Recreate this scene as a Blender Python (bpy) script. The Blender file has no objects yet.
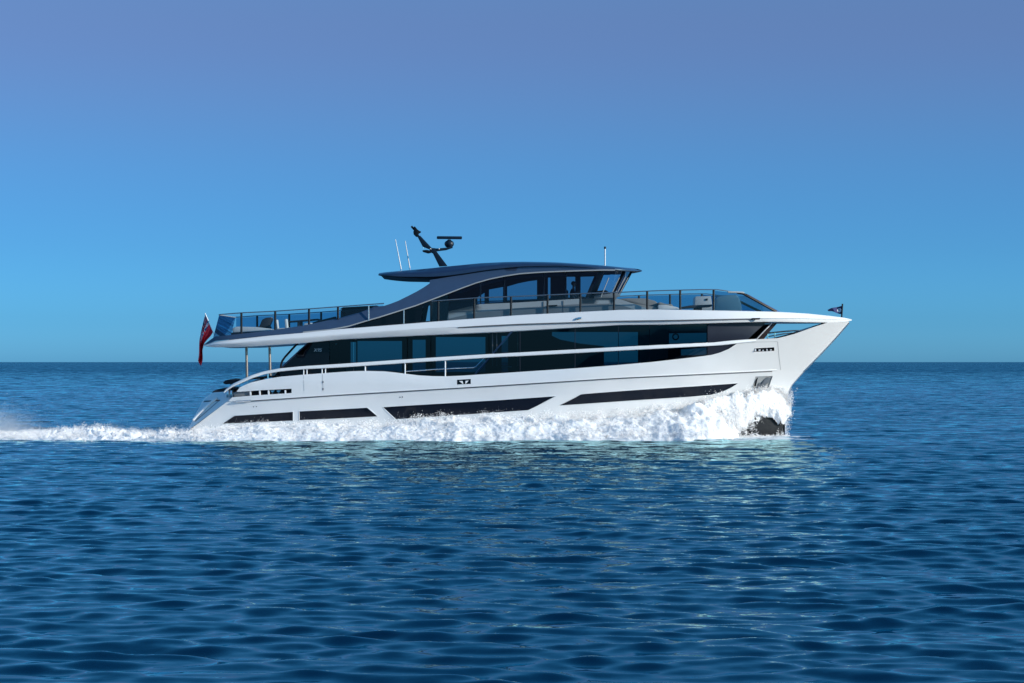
import bpy, bmesh, math, random
import numpy as np
from mathutils import Vector, Matrix, geometry, noise

sc = bpy.context.scene
C = sc.collection
rng = np.random.default_rng(7)
random.seed(7)
R = math.radians

# ------------------------------------------------------------------ camera
F = 2280.0; CX = 512.0; HY = 362.0; CH = 3.25; D0 = 100.0
cam = bpy.data.cameras.new('Camera'); camo = bpy.data.objects.new('Camera', cam); C.objects.link(camo)
camo.location = (0, -D0, CH); camo.rotation_euler = (R(90), 0, 0)
cam.sensor_width = 36.0; cam.lens = 36.0 * F / 1024.0
cam.shift_y = (HY - 341.5) / 1024.0
cam.clip_start = 0.5; cam.clip_end = 120000.0
sc.camera = camo

# ------------------------------------------------------------------ sky, sun, exposure
SUN_EL, SUN_AZ = 18.0, 109.0          # azimuth clockwise from +Y
w = bpy.data.worlds.new('World'); sc.world = w; w.use_nodes = True
nt = w.node_tree; L = nt.links
bg = nt.nodes['Background']; bg.inputs[1].default_value = 0.1
sky = nt.nodes.new('ShaderNodeTexSky'); sky.sky_type = 'NISHITA'; sky.sun_disc = False
sky.sun_elevation = R(SUN_EL); sky.sun_rotation = R(SUN_AZ)
tc = nt.nodes.new('ShaderNodeTexCoord'); sp = nt.nodes.new('ShaderNodeSeparateXYZ')
L.new(tc.outputs['Generated'], sp.inputs[0])
ramp = nt.nodes.new('ShaderNodeValToRGB'); L.new(sp.outputs[2], ramp.inputs[0])
NISH = {0.3: (.282, .258, .170), 1: (.360, .338, .218), 2.8: (.421, .454, .339), 5: (.369, .460, .427), 7: (.315, .423, .450), 9: (.270, .381, .446),
        12: (.219, .323, .418), 20: (.143, .223, .329), 30: (.100, .159, .252), 50: (.062, .100, .168)}
TGT = {0.3: (.125, .40, .65), 1: (.108, .415, .72), 2.8: (.090, .36, .71), 5: (.098, .315, .66), 7: (.128, .270, .575), 9: (.138, .236, .50),
       12: (.092, .295, .62), 20: (.058, .280, .61), 30: (.034, .215, .50), 50: (.024, .135, .33)}
ramp.color_ramp.interpolation = 'B_SPLINE'
el = ramp.color_ramp.elements
ks = sorted(NISH)
while len(el) < len(ks): el.new(0.5)
for i, k in enumerate(ks):
    el[i].position = math.sin(R(k))
for i, k in enumerate(ks):
    el[i].color = tuple(TGT[k][j] / NISH[k][j] / 4 for j in range(3)) + (1,)
mul = nt.nodes.new('ShaderNodeMix'); mul.data_type = 'RGBA'; mul.blend_type = 'MULTIPLY'; mul.inputs[0].default_value = 1
L.new(sky.outputs[0], mul.inputs[6]); L.new(ramp.outputs[0], mul.inputs[7])
sca = nt.nodes.new('ShaderNodeVectorMath'); sca.operation = 'SCALE'; sca.inputs[3].default_value = 4.0
L.new(mul.outputs[2], sca.inputs[0]); L.new(sca.outputs[0], bg.inputs[0])

sl = bpy.data.lights.new('Sun', 'SUN'); sl.energy = 5.0; sl.angle = R(0.5); sl.color = (1.0, 0.93, 0.84)
so = bpy.data.objects.new('Sun', sl); C.objects.link(so)
sd = Vector((math.sin(R(SUN_AZ)) * math.cos(R(SUN_EL)), math.cos(R(SUN_AZ)) * math.cos(R(SUN_EL)), math.sin(R(SUN_EL))))
so.rotation_euler = sd.to_track_quat('Z', 'Y').to_euler(); so.location = (40, -90, 60)
vs = sc.view_settings; vs.view_transform = 'Standard'; vs.look = 'None'; vs.exposure = 0.0; vs.gamma = 1.0
sc.cycles.max_bounces = 10; sc.cycles.transparent_max_bounces = 24; sc.cycles.glossy_bounces = 5; sc.cycles.diffuse_bounces = 10; sc.cycles.sample_clamp_indirect = 4.0
sc.cycles.caustics_reflective = False; sc.cycles.caustics_refractive = False

# ------------------------------------------------------------------ materials
def mat(name, col, rough=0.4, metal=0.0, coat=0.0, spec=0.5, var=0.0, vscale=3.0, bump=0.0, bscale=40.0):
    m = bpy.data.materials.new(name); m.use_nodes = True
    n = m.node_tree; b = n.nodes['Principled BSDF']
    b.inputs['Base Color'].default_value = (*col, 1); b.inputs['Roughness'].default_value = rough
    b.inputs['Metallic'].default_value = metal; b.inputs['Coat Weight'].default_value = coat
    b.inputs['Coat Roughness'].default_value = 0.08
    b.inputs['Specular IOR Level'].default_value = spec
    t = n.nodes.new('ShaderNodeTexCoord')
    if var:
        nz = n.nodes.new('ShaderNodeTexNoise'); nz.inputs['Scale'].default_value = vscale; nz.inputs['Detail'].default_value = 5
        n.links.new(t.outputs['Object'], nz.inputs['Vector'])
        mr = n.nodes.new('ShaderNodeMapRange'); mr.inputs[1].default_value = .3; mr.inputs[2].default_value = .7
        mr.inputs[3].default_value = 1 - var; mr.inputs[4].default_value = 1 + var
        n.links.new(nz.outputs[0], mr.inputs[0])
        vm = n.nodes.new('ShaderNodeVectorMath'); vm.operation = 'SCALE'; vm.inputs[0].default_value = col
        n.links.new(mr.outputs[0], vm.inputs[3]); n.links.new(vm.outputs[0], b.inputs['Base Color'])
    if bump:
        nz = n.nodes.new('ShaderNodeTexNoise'); nz.inputs['Scale'].default_value = bscale; nz.inputs['Detail'].default_value = 3
        n.links.new(t.outputs['Object'], nz.inputs['Vector'])
        bp = n.nodes.new('ShaderNodeBump'); bp.inputs['Strength'].default_value = bump; bp.inputs['Distance'].default_value = .01
        n.links.new(nz.outputs[0], bp.inputs['Height']); n.links.new(bp.outputs[0], b.inputs['Normal'])
    return m

def glass(name, tint, ior=1.36, rough=0.02):
    m = bpy.data.materials.new(name); m.use_nodes = True
    n = m.node_tree; n.nodes.remove(n.nodes['Principled BSDF']); o = n.nodes['Material Output']
    tr = n.nodes.new('ShaderNodeBsdfTransparent'); tr.inputs[0].default_value = (*tint, 1)
    gl = n.nodes.new('ShaderNodeBsdfGlossy'); gl.inputs['Roughness'].default_value = rough; gl.inputs[0].default_value = (.9, .95, 1, 1)
    fr = n.nodes.new('ShaderNodeFresnel'); fr.inputs[0].default_value = ior
    mx = n.nodes.new('ShaderNodeMixShader')
    n.links.new(fr.outputs[0], mx.inputs[0]); n.links.new(tr.outputs[0], mx.inputs[1]); n.links.new(gl.outputs[0], mx.inputs[2])
    n.links.new(mx.outputs[0], o.inputs[0])
    return m

M = {}
M['white'] = mat('white_gelcoat', (.80, .80, .79), .22, coat=.35, var=.02, vscale=.7)
M['white2'] = mat('white_trim', (.82, .82, .81), .25, coat=.3, var=.01)
M['navy'] = mat('navy_metallic_paint', (.014, .030, .075), .3, metal=.0, coat=.5, var=.06)
M['graphite'] = mat('blue_grey_paint', (.050, .082, .145), .33, metal=.3, coat=.4, var=.04)
M['silver'] = mat('silver_grey_paint', (.36, .37, .37), .4, coat=.2, var=.03)
M['silver_d'] = mat('mid_grey_paint', (.17, .175, .18), .4, coat=.2, var=.03)
M['slate'] = mat('slate_panel', (.017, .021, .034), .4, spec=.2)
M['black'] = mat('black_gloss', (.003, .004, .007), .15, spec=.3)
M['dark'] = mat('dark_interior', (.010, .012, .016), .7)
M['hullwin'] = mat('hull_window_glass', (.008, .011, .019), .14, spec=.22)
M['antifoul'] = mat('antifouling_paint', (.006, .006, .008), .5, spec=.3, var=.3, vscale=5, bump=.4, bscale=9)
M['chrome'] = mat('polished_steel', (.75, .75, .74), .14, metal=1.0)
M['steel'] = mat('brushed_rail_metal', (.42, .43, .44), .3, metal=.9)
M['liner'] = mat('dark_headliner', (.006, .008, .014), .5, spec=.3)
M['bronze'] = mat('satin_post_metal', (.20, .17, .15), .45, metal=.4)
M['blackmetal'] = mat('black_metal', (.004, .005, .008), .45, spec=.25)
M['teak'] = mat('teak_deck', (.22, .13, .07), .6, var=.2, vscale=12)
M['brown'] = mat('dark_brown_panel', (.035, .015, .010), .4)
M['cush'] = mat('pale_cushion', (.55, .54, .52), .85, var=.05, bump=.3)
M['cushg'] = mat('grey_cushion', (.20, .19, .18), .85, var=.06, bump=.3)
M['cushd'] = mat('dark_cushion', (.012, .014, .022), .7, var=.1, bump=.3)
M['seam_shade'] = mat('seam_and_shade_grey', (.12, .12, .125), .6)  # dark grey for door seams and for painted shade lines
M['seam'] = mat('hull_seam', (.42, .42, .42), .5)
M['glass_stern'] = glass('stern_screen_glass', (.12, .27, .40))
M['radar'] = mat('radar_housing', (.006, .016, .032), .4, spec=.3)
M['whip'] = mat('antenna_white', (.75, .76, .75), .4)
M['glass_rail'] = glass('clear_balustrade_glass', (.76, .84, .88))
M['glass_port'] = glass('blue_tinted_balustrade_glass', (.22, .42, .58))
M['glass_aft'] = glass('aft_screen_glass', (.62, .76, .86))
M['glass_sal'] = glass('saloon_glass', (.13, .32, .38))
M['glass_fwd'] = glass('forward_saloon_glass', (.11, .25, .30))
M['glass_wh'] = glass('wheelhouse_glass', (.38, .50, .60))
M['glass_ws'] = glass('windscreen_glass', (.5, .62, .74), 1.12)
M['red'] = mat('flag_red', (.80, .018, .035), .8, var=.05)
M['fwhite'] = mat('flag_white', (.75, .75, .75), .8)
M['fblue'] = mat('flag_blue', (.010, .018, .10), .8)
M['skin'] = mat('skin', (.45, .27, .20), .6)
M['shirt'] = mat('dark_shirt', (.02, .025, .04), .8)
M['trouser'] = mat('dark_trousers', (.02, .02, .025), .8)
M['hair'] = mat('brown_hair', (.03, .02, .012), .7)
M['decor'] = mat('interior_ring', (.008, .009, .012), .5)
M['spk'] = mat('white_lettering', (.78, .8, .8), .4)

# ------------------------------------------------------------------ helpers
def P(px, py, y):
    d = D0 + y
    return Vector(((px - CX) * d / F, y, CH - (py - HY) * d / F))

def on(px, py, surf, off=0.0):
    """point of the surface y = surf(x, z) that projects to (px, py); off is towards starboard"""
    y = -2.8
    for _ in range(8):
        p = P(px, py, y); y = surf(p.x, p.z)
    y -= off
    return P(px, py, y)

def crv(pts, smooth=0.0):
    xs = np.array([p[0] for p in pts], float); ys = np.array([p[1] for p in pts], float)
    if smooth:
        g = np.arange(xs[0], xs[-1] + .5, .5); v = np.interp(g, xs, ys)
        k = int(smooth * 2); ker = np.hanning(2 * k + 3); ker /= ker.sum()
        pad = np.concatenate([2 * v[0] - v[1:k + 2][::-1], v, 2 * v[-1] - v[-k - 2:-1][::-1]])
        v = np.convolve(pad, ker, 'valid')
        return lambda x: float(np.interp(x, g, v))
    return lambda x: float(np.interp(x, xs, ys))

def mesh_obj(name, verts, faces, material, parent=None, smooth=True, angle=32, mats=None, fm=None):
    me = bpy.data.meshes.new(name); me.from_pydata([tuple(v) for v in verts], [], faces)
    bm = bmesh.new(); bm.from_mesh(me)
    bmesh.ops.remove_doubles(bm, verts=bm.verts, dist=1e-5)
    bm.to_mesh(me); bm.free()
    for m_ in (mats or [material]): me.materials.append(m_)
    if fm is not None and len(fm) == len(me.polygons): me.polygons.foreach_set('material_index', fm)
    if smooth:
        me.polygons.foreach_set('use_smooth', [True] * len(me.polygons))
        me.set_sharp_from_angle(angle=R(angle))
    o = bpy.data.objects.new(name, me); C.objects.link(o)
    if parent is not None: o.parent = parent; o.matrix_parent_inverse = Matrix.Translation(-wloc(parent))
    return o

def wloc(o):
    v = Vector((0, 0, 0))
    while o is not None: v = v + o.location + o.matrix_parent_inverse.translation; o = o.parent
    return v

def fixn(o):
    bm = bmesh.new(); bm.from_mesh(o.data); bmesh.ops.recalc_face_normals(bm, faces=bm.faces); bm.to_mesh(o.data); bm.free()
    return o

def empty(name, loc, label=None, cat=None, group=None, parent=None):
    o = bpy.data.objects.new(name, None); C.objects.link(o); o.location = loc; o.empty_display_size = .2
    if parent is not None: o.parent = parent; o.matrix_parent_inverse = Matrix.Translation(-wloc(parent))
    tag(o, label, cat, group)
    return o

def tag(o, label=None, cat=None, group=None, kind=None):
    if label: o['label'] = label
    if cat: o['category'] = cat
    if group: o['group'] = group
    if kind: o['kind'] = kind
    return o

def resample(poly, step, closed=True):
    out = []; n = len(poly)
    for i in range(n if closed else n - 1):
        a = Vector(poly[i]); b = Vector(poly[(i + 1) % n]); k = max(1, int(math.ceil((b - a).length / step)))
        for j in range(k): out.append(a.lerp(b, j / k))
    if not closed: out.append(Vector(poly[-1]))
    return out

def inside(p, poly):
    r = False; n = len(poly); x, y = p
    for i in range(n):
        x1, y1 = poly[i]; x2, y2 = poly[(i + 1) % n]
        if (y1 > y) != (y2 > y) and x < (x2 - x1) * (y - y1) / (y2 - y1) + x1: r = not r
    return r

def tri2d(outline, holes=(), grid=8.0, bstep=None):
    bs = bstep or grid
    V = []; Ed = []
    loops = [resample(outline, bs)] + [resample(h, bs) for h in holes]
    for lp in loops:
        b = len(V); V += lp; n = len(lp)
        Ed += [(b + i, b + (i + 1) % n) for i in range(n)]
    xs = [p[0] for p in outline]; ys = [p[1] for p in outline]
    lpt = [[tuple(v) for v in lp] for lp in loops]
    bpts = np.array([tuple(v) for v in V])
    y = min(ys) + grid * .43; r = 0
    while y < max(ys):
        x = min(xs) + (grid * .5 if r % 2 else grid * .1)
        while x < max(xs):
            if inside((x, y), lpt[0]) and not any(inside((x, y), h) for h in lpt[1:]):
                if np.min(np.hypot(bpts[:, 0] - x, bpts[:, 1] - y)) > grid * .4: V.append(Vector((x, y)))
            x += grid
        y += grid * .87; r += 1
    v2, e2, f2, *_ = geometry.delaunay_2d_cdt(V, Ed, [], 0, 1e-4)
    fs = []
    for f in f2:
        c = sum((v2[i] for i in f), Vector((0, 0))) / len(f)
        if inside(c, lpt[0]) and not any(inside(c, h) for h in lpt[1:]):
            a, b, d = (v2[i] for i in f[:3])
            f = list(f)
            if (b - a).cross(d - a) > 0: f.reverse()      # image y runs down: make normals face -Y
            fs.append(f)
    return v2, fs, lpt

def panel(name, outline, surf, material, parent=None, holes=(), grid=8.0, t=0.0, mirror=False, off=0.0, back=False, bstep=None, smooth=True, angle=32, extra=None):
    """a skin traced on the photograph, laid on the real surface y = surf(x, z), with return walls of depth t"""
    v2, fs, loops = tri2d(outline, holes, grid, bstep)
    V = [on(v[0], v[1], surf, off) for v in v2]; Fc = [list(f) for f in fs]
    if t:
        for li, lp in enumerate(loops):
            a = [on(p[0], p[1], surf, off) for p in lp]; b = [p + Vector((0, t, 0)) for p in a]
            base = len(V); n = len(lp); V += a + b
            area = sum(lp[i][0] * lp[(i + 1) % n][1] - lp[(i + 1) % n][0] * lp[i][1] for i in range(n))
            for i in range(n):
                j = (i + 1) % n; q = [base + i, base + j, base + n + j, base + n + i]
                if (area > 0) == (li == 0): q.reverse()
                Fc.append(q)
        if back:
            base = len(V); V += [on(v[0], v[1], surf, off) + Vector((0, t, 0)) for v in v2]
            Fc += [[base + i for i in reversed(f)] for f in fs]
    if extra: extra(V, Fc)
    if mirror == 'part':
        mesh_obj(name, [Vector((v.x, -v.y, v.z)) for v in V], [list(reversed(f)) for f in Fc], material, parent, smooth, angle)
    elif mirror:
        base = len(V); nf = len(Fc)
        V += [Vector((v.x, -v.y, v.z)) for v in V]
        Fc += [[base + i for i in reversed(f)] for f in Fc[:nf]]
    return mesh_obj(name, V, Fc, material, parent, smooth, angle)

def loft(name, stations, material, parent=None, closed=False, caps=False, smooth=True, angle=32):
    V = []; Fc = []; n = len(stations[0])
    for s in stations: V += s
    for i in range(len(stations) - 1):
        for j in range(n if closed else n - 1):
            k = (j + 1) % n
            Fc.append([i * n + j, i * n + k, (i + 1) * n + k, (i + 1) * n + j])
    if caps:
        Fc.append(list(range(n))); Fc.append([(len(stations) - 1) * n + j for j in reversed(range(n))])
    o = mesh_obj(name, V, Fc, material, parent, smooth, angle)
    return fixn(o) if (closed or caps) else o

def tube(name, pts, r, material, parent=None, seg=8, r2=None):
    pts = [Vector(p) for p in pts]; st = []
    for i, p in enumerate(pts):
        d = (pts[min(i + 1, len(pts) - 1)] - pts[max(i - 1, 0)]).normalized()
        u = d.cross(Vector((0, 1, 0)))
        if u.length < 1e-3: u = d.cross(Vector((0, 0, 1)))
        u.normalize(); v = d.cross(u)
        rr = r if r2 is None else r + (r2 - r) * i / (len(pts) - 1)
        st.append([p + u * math.cos(2 * math.pi * k / seg) * rr + v * math.sin(2 * math.pi * k / seg) * rr for k in range(seg)])
    return loft(name, st, material, parent, closed=True, caps=True)

def box(name, lo, hi, material, parent=None, bev=0.02, seg=2, rot=None, piv=None):
    bm = bmesh.new(); bmesh.ops.create_cube(bm, size=1)
    lo = Vector(lo); hi = Vector(hi); c = (lo + hi) / 2; s = hi - lo
    for v in bm.verts: v.co = Vector((v.co.x * s.x, v.co.y * s.y, v.co.z * s.z))
    if bev: bmesh.ops.bevel(bm, geom=list(bm.edges), offset=min(bev, min(s) * .45), segments=seg, affect='EDGES', profile=.6)
    if rot is not None:
        for v in bm.verts: v.co = rot @ v.co
    for v in bm.verts: v.co += c
    me = bpy.data.meshes.new(name); bm.to_mesh(me); bm.free(); me.materials.append(material)
    me.polygons.foreach_set('use_smooth', [True] * len(me.polygons)); me.set_sharp_from_angle(angle=R(40))
    o = bpy.data.objects.new(name, me); C.objects.link(o)
    if parent is not None: o.parent = parent; o.matrix_parent_inverse = Matrix.Translation(-wloc(parent))
    return o

def prism(name, outline, y0, y1, material, parent=None, bev=0.015):
    """closed solid with the traced outline at depth y0, going back to y1"""
    bm = bmesh.new()
    pts = [P(p[0], p[1], y0) for p in outline]
    vs_ = [bm.verts.new(p) for p in pts]; f = bm.faces.new(vs_)
    r = bmesh.ops.extrude_face_region(bm, geom=[f])
    bmesh.ops.translate(bm, verts=[v for v in r['geom'] if isinstance(v, bmesh.types.BMVert)], vec=(0, y1 - y0, 0))
    bmesh.ops.recalc_face_normals(bm, faces=bm.faces)
    if bev: bmesh.ops.bevel(bm, geom=list(bm.edges), offset=bev, segments=2, affect='EDGES', profile=.6, clamp_overlap=True)
    me = bpy.data.meshes.new(name); bm.to_mesh(me); bm.free(); me.materials.append(material)
    me.polygons.foreach_set('use_smooth', [True] * len(me.polygons)); me.set_sharp_from_angle(angle=R(35))
    o = bpy.data.objects.new(name, me); C.objects.link(o)
    if parent is not None: o.parent = parent; o.matrix_parent_inverse = Matrix.Translation(-wloc(parent))
    return o

def sm(t): t = max(0., min(1., t)); return t * t * (3 - 2 * t)

# ================================================================== WATER
def wave_set(n=116):
    lam = np.exp(np.linspace(math.log(.30), math.log(9), n)) * rng.uniform(.96, 1.04, n)
    th = R(-96) + rng.normal(0, R(26), n)             # running towards the viewer, slightly across
    sl_ = .0320 * np.exp(-(np.log(lam / .66) / .80) ** 2) + .0050
    return lam, th, sl_, rng.uniform(0, 2 * math.pi, n)
LAM, TH, SLP, PHS = wave_set()

def water_sheet():
    dr = [18.0]
    while dr[-1] < 2000: dr.append(dr[-1] + max(.045, min(.22 if dr[-1] < 175 else .22 + (dr[-1] - 175) * .0016, dr[-1] * .0021, 1.5)))
    nfine = len(dr)
    while dr[-1] < 60000: dr.append(dr[-1] * 1.045)
    dr = np.array(dr); back = np.array([-300.0, -60.0, 5.0])
    d = np.concatenate([back, dr]); nr = len(d); nc = 680
    step = np.gradient(d)
    ou = np.array([1.15, 1.6, 2.6, 5, 12, 40])
    s = np.concatenate([-ou[::-1], np.linspace(-1, 1, nc - 12), ou])
    calm = np.clip((1.0 - np.abs(s)) / .08, 0, 1)[None, :]
    W = np.where(d < 18, 13.5 + (18 - d) * 1.2, 8.5 + d * .28 + np.maximum(0, d - 2000) * .5)
    X = (s[None, :] * W[:, None]).astype(np.float32); Yb = np.repeat((d - D0)[:, None], nc, 1).astype(np.float32)
    Z = np.zeros_like(X); DX = np.zeros_like(X); DY = np.zeros_like(X)
    colstep = 2 * W / nc
    i0, i1 = 3, nfine + 3
    for lam, th, sl_, ph in zip(LAM, TH, SLP, PHS):
        k = 2 * math.pi / lam; a = sl_ / k
        st = np.maximum(step, colstep)
        fade = np.clip((lam / st - 2.0) / 2.2, 0, 1); fade[:3] = 0
        rows = np.where(fade > 0)[0]
        if not len(rows): continue
        r0, r1 = rows[0], rows[-1] + 1
        ar = k * (X[r0:r1] * math.cos(th) + Yb[r0:r1] * math.sin(th)) + ph
        fa = (a * fade[r0:r1])[:, None].astype(np.float32)
        Z[r0:r1] += fa * np.cos(ar)
        sn = fa * np.sin(ar) * .75
        DX[r0:r1] -= sn * math.cos(th); DY[r0:r1] -= sn * math.sin(th)
    Z *= calm; DX *= calm; DY *= calm
    # slow patches of stronger and weaker ripple, as gusts make them
    co = np.stack([X + DX, Yb + DY, Z], -1).reshape(-1, 3).astype(np.float32)
    me = bpy.data.meshes.new('sea')
    nv = nr * nc; nf = (nr - 1) * (nc - 1)
    me.vertices.add(nv); me.vertices.foreach_set('co', co.ravel())
    ii, jj = np.meshgrid(np.arange(nr - 1), np.arange(nc - 1), indexing='ij'); b = (ii * nc + jj).ravel()
    q = np.stack([b, b + 1, b + nc + 1, b + nc], 1).astype(np.int32)
    me.loops.add(nf * 4); me.loops.foreach_set('vertex_index', q.ravel())
    me.polygons.add(nf); me.polygons.foreach_set('loop_start', np.arange(nf, dtype=np.int32) * 4)
    me.polygons.foreach_set('use_smooth', np.ones(nf, bool))
    me.update(); me.validate()
    o = bpy.data.objects.new('sea', me); C.objects.link(o); tag(o, kind='structure')
    return o

def water_mat():
    m = bpy.data.materials.new('sea_water'); m.use_nodes = True
    n = m.node_tree; k = n.links; n.nodes.remove(n.nodes['Principled BSDF'])
    body = n.nodes.new('ShaderNodeBsdfDiffuse'); body.inputs[0].default_value = (.0002, .015, .044, 1)
    glo = n.nodes.new('ShaderNodeBsdfGlossy'); glo.inputs[0].default_value = (.61, .97, 1, 1); glo.inputs['Roughness'].default_value = .05
    fre = n.nodes.new('ShaderNodeFresnel'); fre.inputs[0].default_value = 1.34
    bmix = n.nodes.new('ShaderNodeMixShader'); k.new(fre.outputs[0], bmix.inputs[0]); k.new(body.outputs[0], bmix.inputs[1]); k.new(glo.outputs[0], bmix.inputs[2])
    g = n.nodes.new('ShaderNodeNewGeometry'); sx = n.nodes.new('ShaderNodeSeparateXYZ'); k.new(g.outputs['Position'], sx.inputs[0])
    def nz(scale, detail, sxy=(1, 1, 1), rough=.55):
        mp = n.nodes.new('ShaderNodeMapping'); mp.inputs['Scale'].default_value = sxy; k.new(g.outputs['Position'], mp.inputs[0])
        t = n.nodes.new('ShaderNodeTexNoise'); t.inputs['Scale'].default_value = scale; t.inputs['Detail'].default_value = detail
        t.inputs['Roughness'].default_value = rough
        k.new(mp.outputs[0], t.inputs[0]); return t
    # ripples too small for the mesh: a random slope field added to the surface normal
    far = n.nodes.new('ShaderNodeMapRange'); far.inputs[1].default_value = -40; far.inputs[2].default_value = 350; far.inputs[3].default_value = 0; far.inputs[4].default_value = 1
    k.new(sx.outputs[1], far.inputs[0])
    def slope(tex, amp_near, amp_far):
        c = n.nodes.new('ShaderNodeVectorMath'); c.operation = 'SUBTRACT'; k.new(tex.outputs['Color'], c.inputs[0]); c.inputs[1].default_value = (.5, .5, .5)
        am = n.nodes.new('ShaderNodeMapRange'); am.inputs[3].default_value = amp_near; am.inputs[4].default_value = amp_far; k.new(far.outputs[0], am.inputs[0])
        q = n.nodes.new('ShaderNodeVectorMath'); q.operation = 'SCALE'; k.new(c.outputs[0], q.inputs[0]); k.new(am.outputs[0], q.inputs[3]); return q.outputs[0]
    s1 = slope(nz(3.6, 4, (.7, 1.3, 1)), .26, .5); s2 = slope(nz(.5, 4, (.7, 1.2, 1)), .0, .9)
    va = n.nodes.new('ShaderNodeVectorMath'); k.new(s1, va.inputs[0]); k.new(s2, va.inputs[1])
    vf = n.nodes.new('ShaderNodeVectorMath'); vf.operation = 'MULTIPLY'; vf.inputs[1].default_value = (1, 1, 0); k.new(va.outputs[0], vf.inputs[0])
    # the waves run towards -Y: their steeper front faces carry the unresolved ripples
    cb = n.nodes.new('ShaderNodeCombineXYZ'); bm_r = n.nodes.new('ShaderNodeMapRange'); bm_r.inputs[1].default_value = 30; bm_r.inputs[2].default_value = 700; bm_r.inputs[3].default_value = 0; bm_r.inputs[4].default_value = -.17
    k.new(sx.outputs[1], bm_r.inputs[0]); k.new(bm_r.outputs[0], cb.inputs[1])
    v0 = n.nodes.new('ShaderNodeVectorMath'); k.new(vf.outputs[0], v0.inputs[0]); k.new(cb.outputs[0], v0.inputs[1]); vf = v0
    vn = n.nodes.new('ShaderNodeVectorMath'); k.new(vf.outputs[0], vn.inputs[0]); k.new(g.outputs['Normal'], vn.inputs[1])
    nn = n.nodes.new('ShaderNodeVectorMath'); nn.operation = 'NORMALIZE'; k.new(vn.outputs[0], nn.inputs[0]); 
    for q in (body, glo, fre): k.new(nn.outputs[0], q.inputs['Normal'])
    # foam left on the surface close to the hull and along the wake
    def mth(op, x=None, y=None):
        q = n.nodes.new('ShaderNodeMath'); q.operation = op
        for i, v in enumerate((x, y)):
            if v is None: continue
            if isinstance(v, (int, float)): q.inputs[i].default_value = v
            else: k.new(v, q.inputs[i])
        return q.outputs[0]
    ay = mth('ABSOLUTE', mth('ADD', sx.outputs[1], .3))
    def mr(v, a0, a1, b0, b1):
        q = n.nodes.new('ShaderNodeMapRange'); q.interpolation_type = 'SMOOTHSTEP'
        q.inputs[1].default_value = a0; q.inputs[2].default_value = a1; q.inputs[3].default_value = b0; q.inputs[4].default_value = b1
        k.new(v, q.inputs[0]); return q.outputs[0]
    band = mr(ay, 4.6, 9.5, 1, 0)
    alongf = mr(sx.outputs[0], 11.0, 15.5, 1, 0); alonga = mr(sx.outputs[0], -30, -13, .75, 1)
    msk = mth('MULTIPLY', mth('MULTIPLY', band, alongf), alonga)
    fn = nz(1.6, 9, (.55, 1.5, 1), .68)
    thr = mth('ADD', mth('MULTIPLY', msk, .62), fn.outputs[0])
    foam = mr(thr, .95, 1.12, 0, .9)
    fb = n.nodes.new('ShaderNodeBsdfDiffuse'); fb.inputs[0].default_value = (.8, .82, .83, 1)
    mx = n.nodes.new('ShaderNodeMixShader'); k.new(foam, mx.inputs[0]); k.new(bmix.outputs[0], mx.inputs[1]); k.new(fb.outputs[0], mx.inputs[2])
    k.new(mx.outputs[0], n.nodes['Material Output'].inputs[0])
    return m
sea = water_sheet(); sea.data.materials.append(water_mat())

# ================================================================== YACHT
yacht = empty('motor_yacht', (0, 0, 0), 'large white motor yacht with navy hardtop and dark windows, speeding to the right', 'yacht')

# ---- shape of the hull: half breadth at length x and height z
_st = [(852.2, 319.8), (836.5, 338), (821.3, 354.5), (804.9, 371), (792.5, 385), (786, 400), (785, 415), (784.6, 436), (778, 452)]
_sp = [P(a, b, 0) for a, b in _st]
_stem = crv(sorted([(p.z * 100, p.x) for p in _sp]), 22)
def stem(z): return _stem(max(-70, min(509, z * 100)))
def lerpz(z, tab): return float(np.interp(z, [t_[0] for t_ in tab], [t_[1] for t_ in tab]))
def hullB(x, z):
    u = max(0.0, stem(z) - x)
    Ln = lerpz(z, [(0, 13.5), (2, 11.5), (5.1, 8.6)]); pw = lerpz(z, [(0, 1.75), (2, 1.95), (5.1, 2.35)])
    Bm = lerpz(z, [(-.6, 2.6), (0, 3.05), (1.2, 3.27), (2.4, 3.36), (5.1, 3.36)])
    B = Bm * (1 - (1 - min(u / Ln, 1)) ** pw)
    return B - .14 * sm((-8.5 - x) / 5.5)
def hs(x, z):
    px = CX + x * F / 96.7
    if 246 < px < 735:      # the bulwark rolls inboard at its top edge
        zt = CH - (ue(px) - HY) * 96.7 / F
        return -(hullB(x, z) - .055 * sm((z - zt + .24) / .24) * sm((px - 246) / 20) * sm((735 - px) / 20))
    return -hullB(x, z)

knee = [(230, 401.3), (240, 400.9), (340, 394.3), (430, 389), (520, 383.6), (620, 377.4), (720, 372.8), (776.5, 370.2)]
kn = crv(knee, 6)
def hs_low(x, z):
    kz = CH - (kn(max(230, min(776, CX + x * F / 96.7))) - HY) * 96.7 / F
    return -(hullB(x, z) - (.03 + .07 * sm((kz - z) / .42)) * sm((11.3 - x) / 2.5))
upper_edge = [(236.6, 391.4), (240, 387.4), (245, 385), (251.7, 382.3), (266.9, 378.9), (279.8, 376.8), (303.2, 374.7), (322, 373.3), (340, 372), (352, 371.2), (366, 370.9),
              (384, 371.3), (395, 372.4), (405, 373.7), (419, 375.4), (432, 376.1), (445.5, 376.3), (463, 375.6), (484, 374.2), (500, 373.2), (575, 368.3), (618, 365), (650, 362.2),
              (682, 358.6), (704, 356), (712, 354.8), (720, 352.6), (729, 348.8), (736, 344.2), (741, 340.4), (746.6, 339.9), (778, 338.1), (786, 336.2), (795.5, 333.6), (811.9, 327.7), (828.3, 322.3), (849, 321.6)]
stem_img = [(849, 323.5), (836.5, 338), (821.3, 354.5), (804.9, 371), (792.5, 385), (786, 400), (785, 415), (784.6, 436), (780, 448)]
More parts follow.
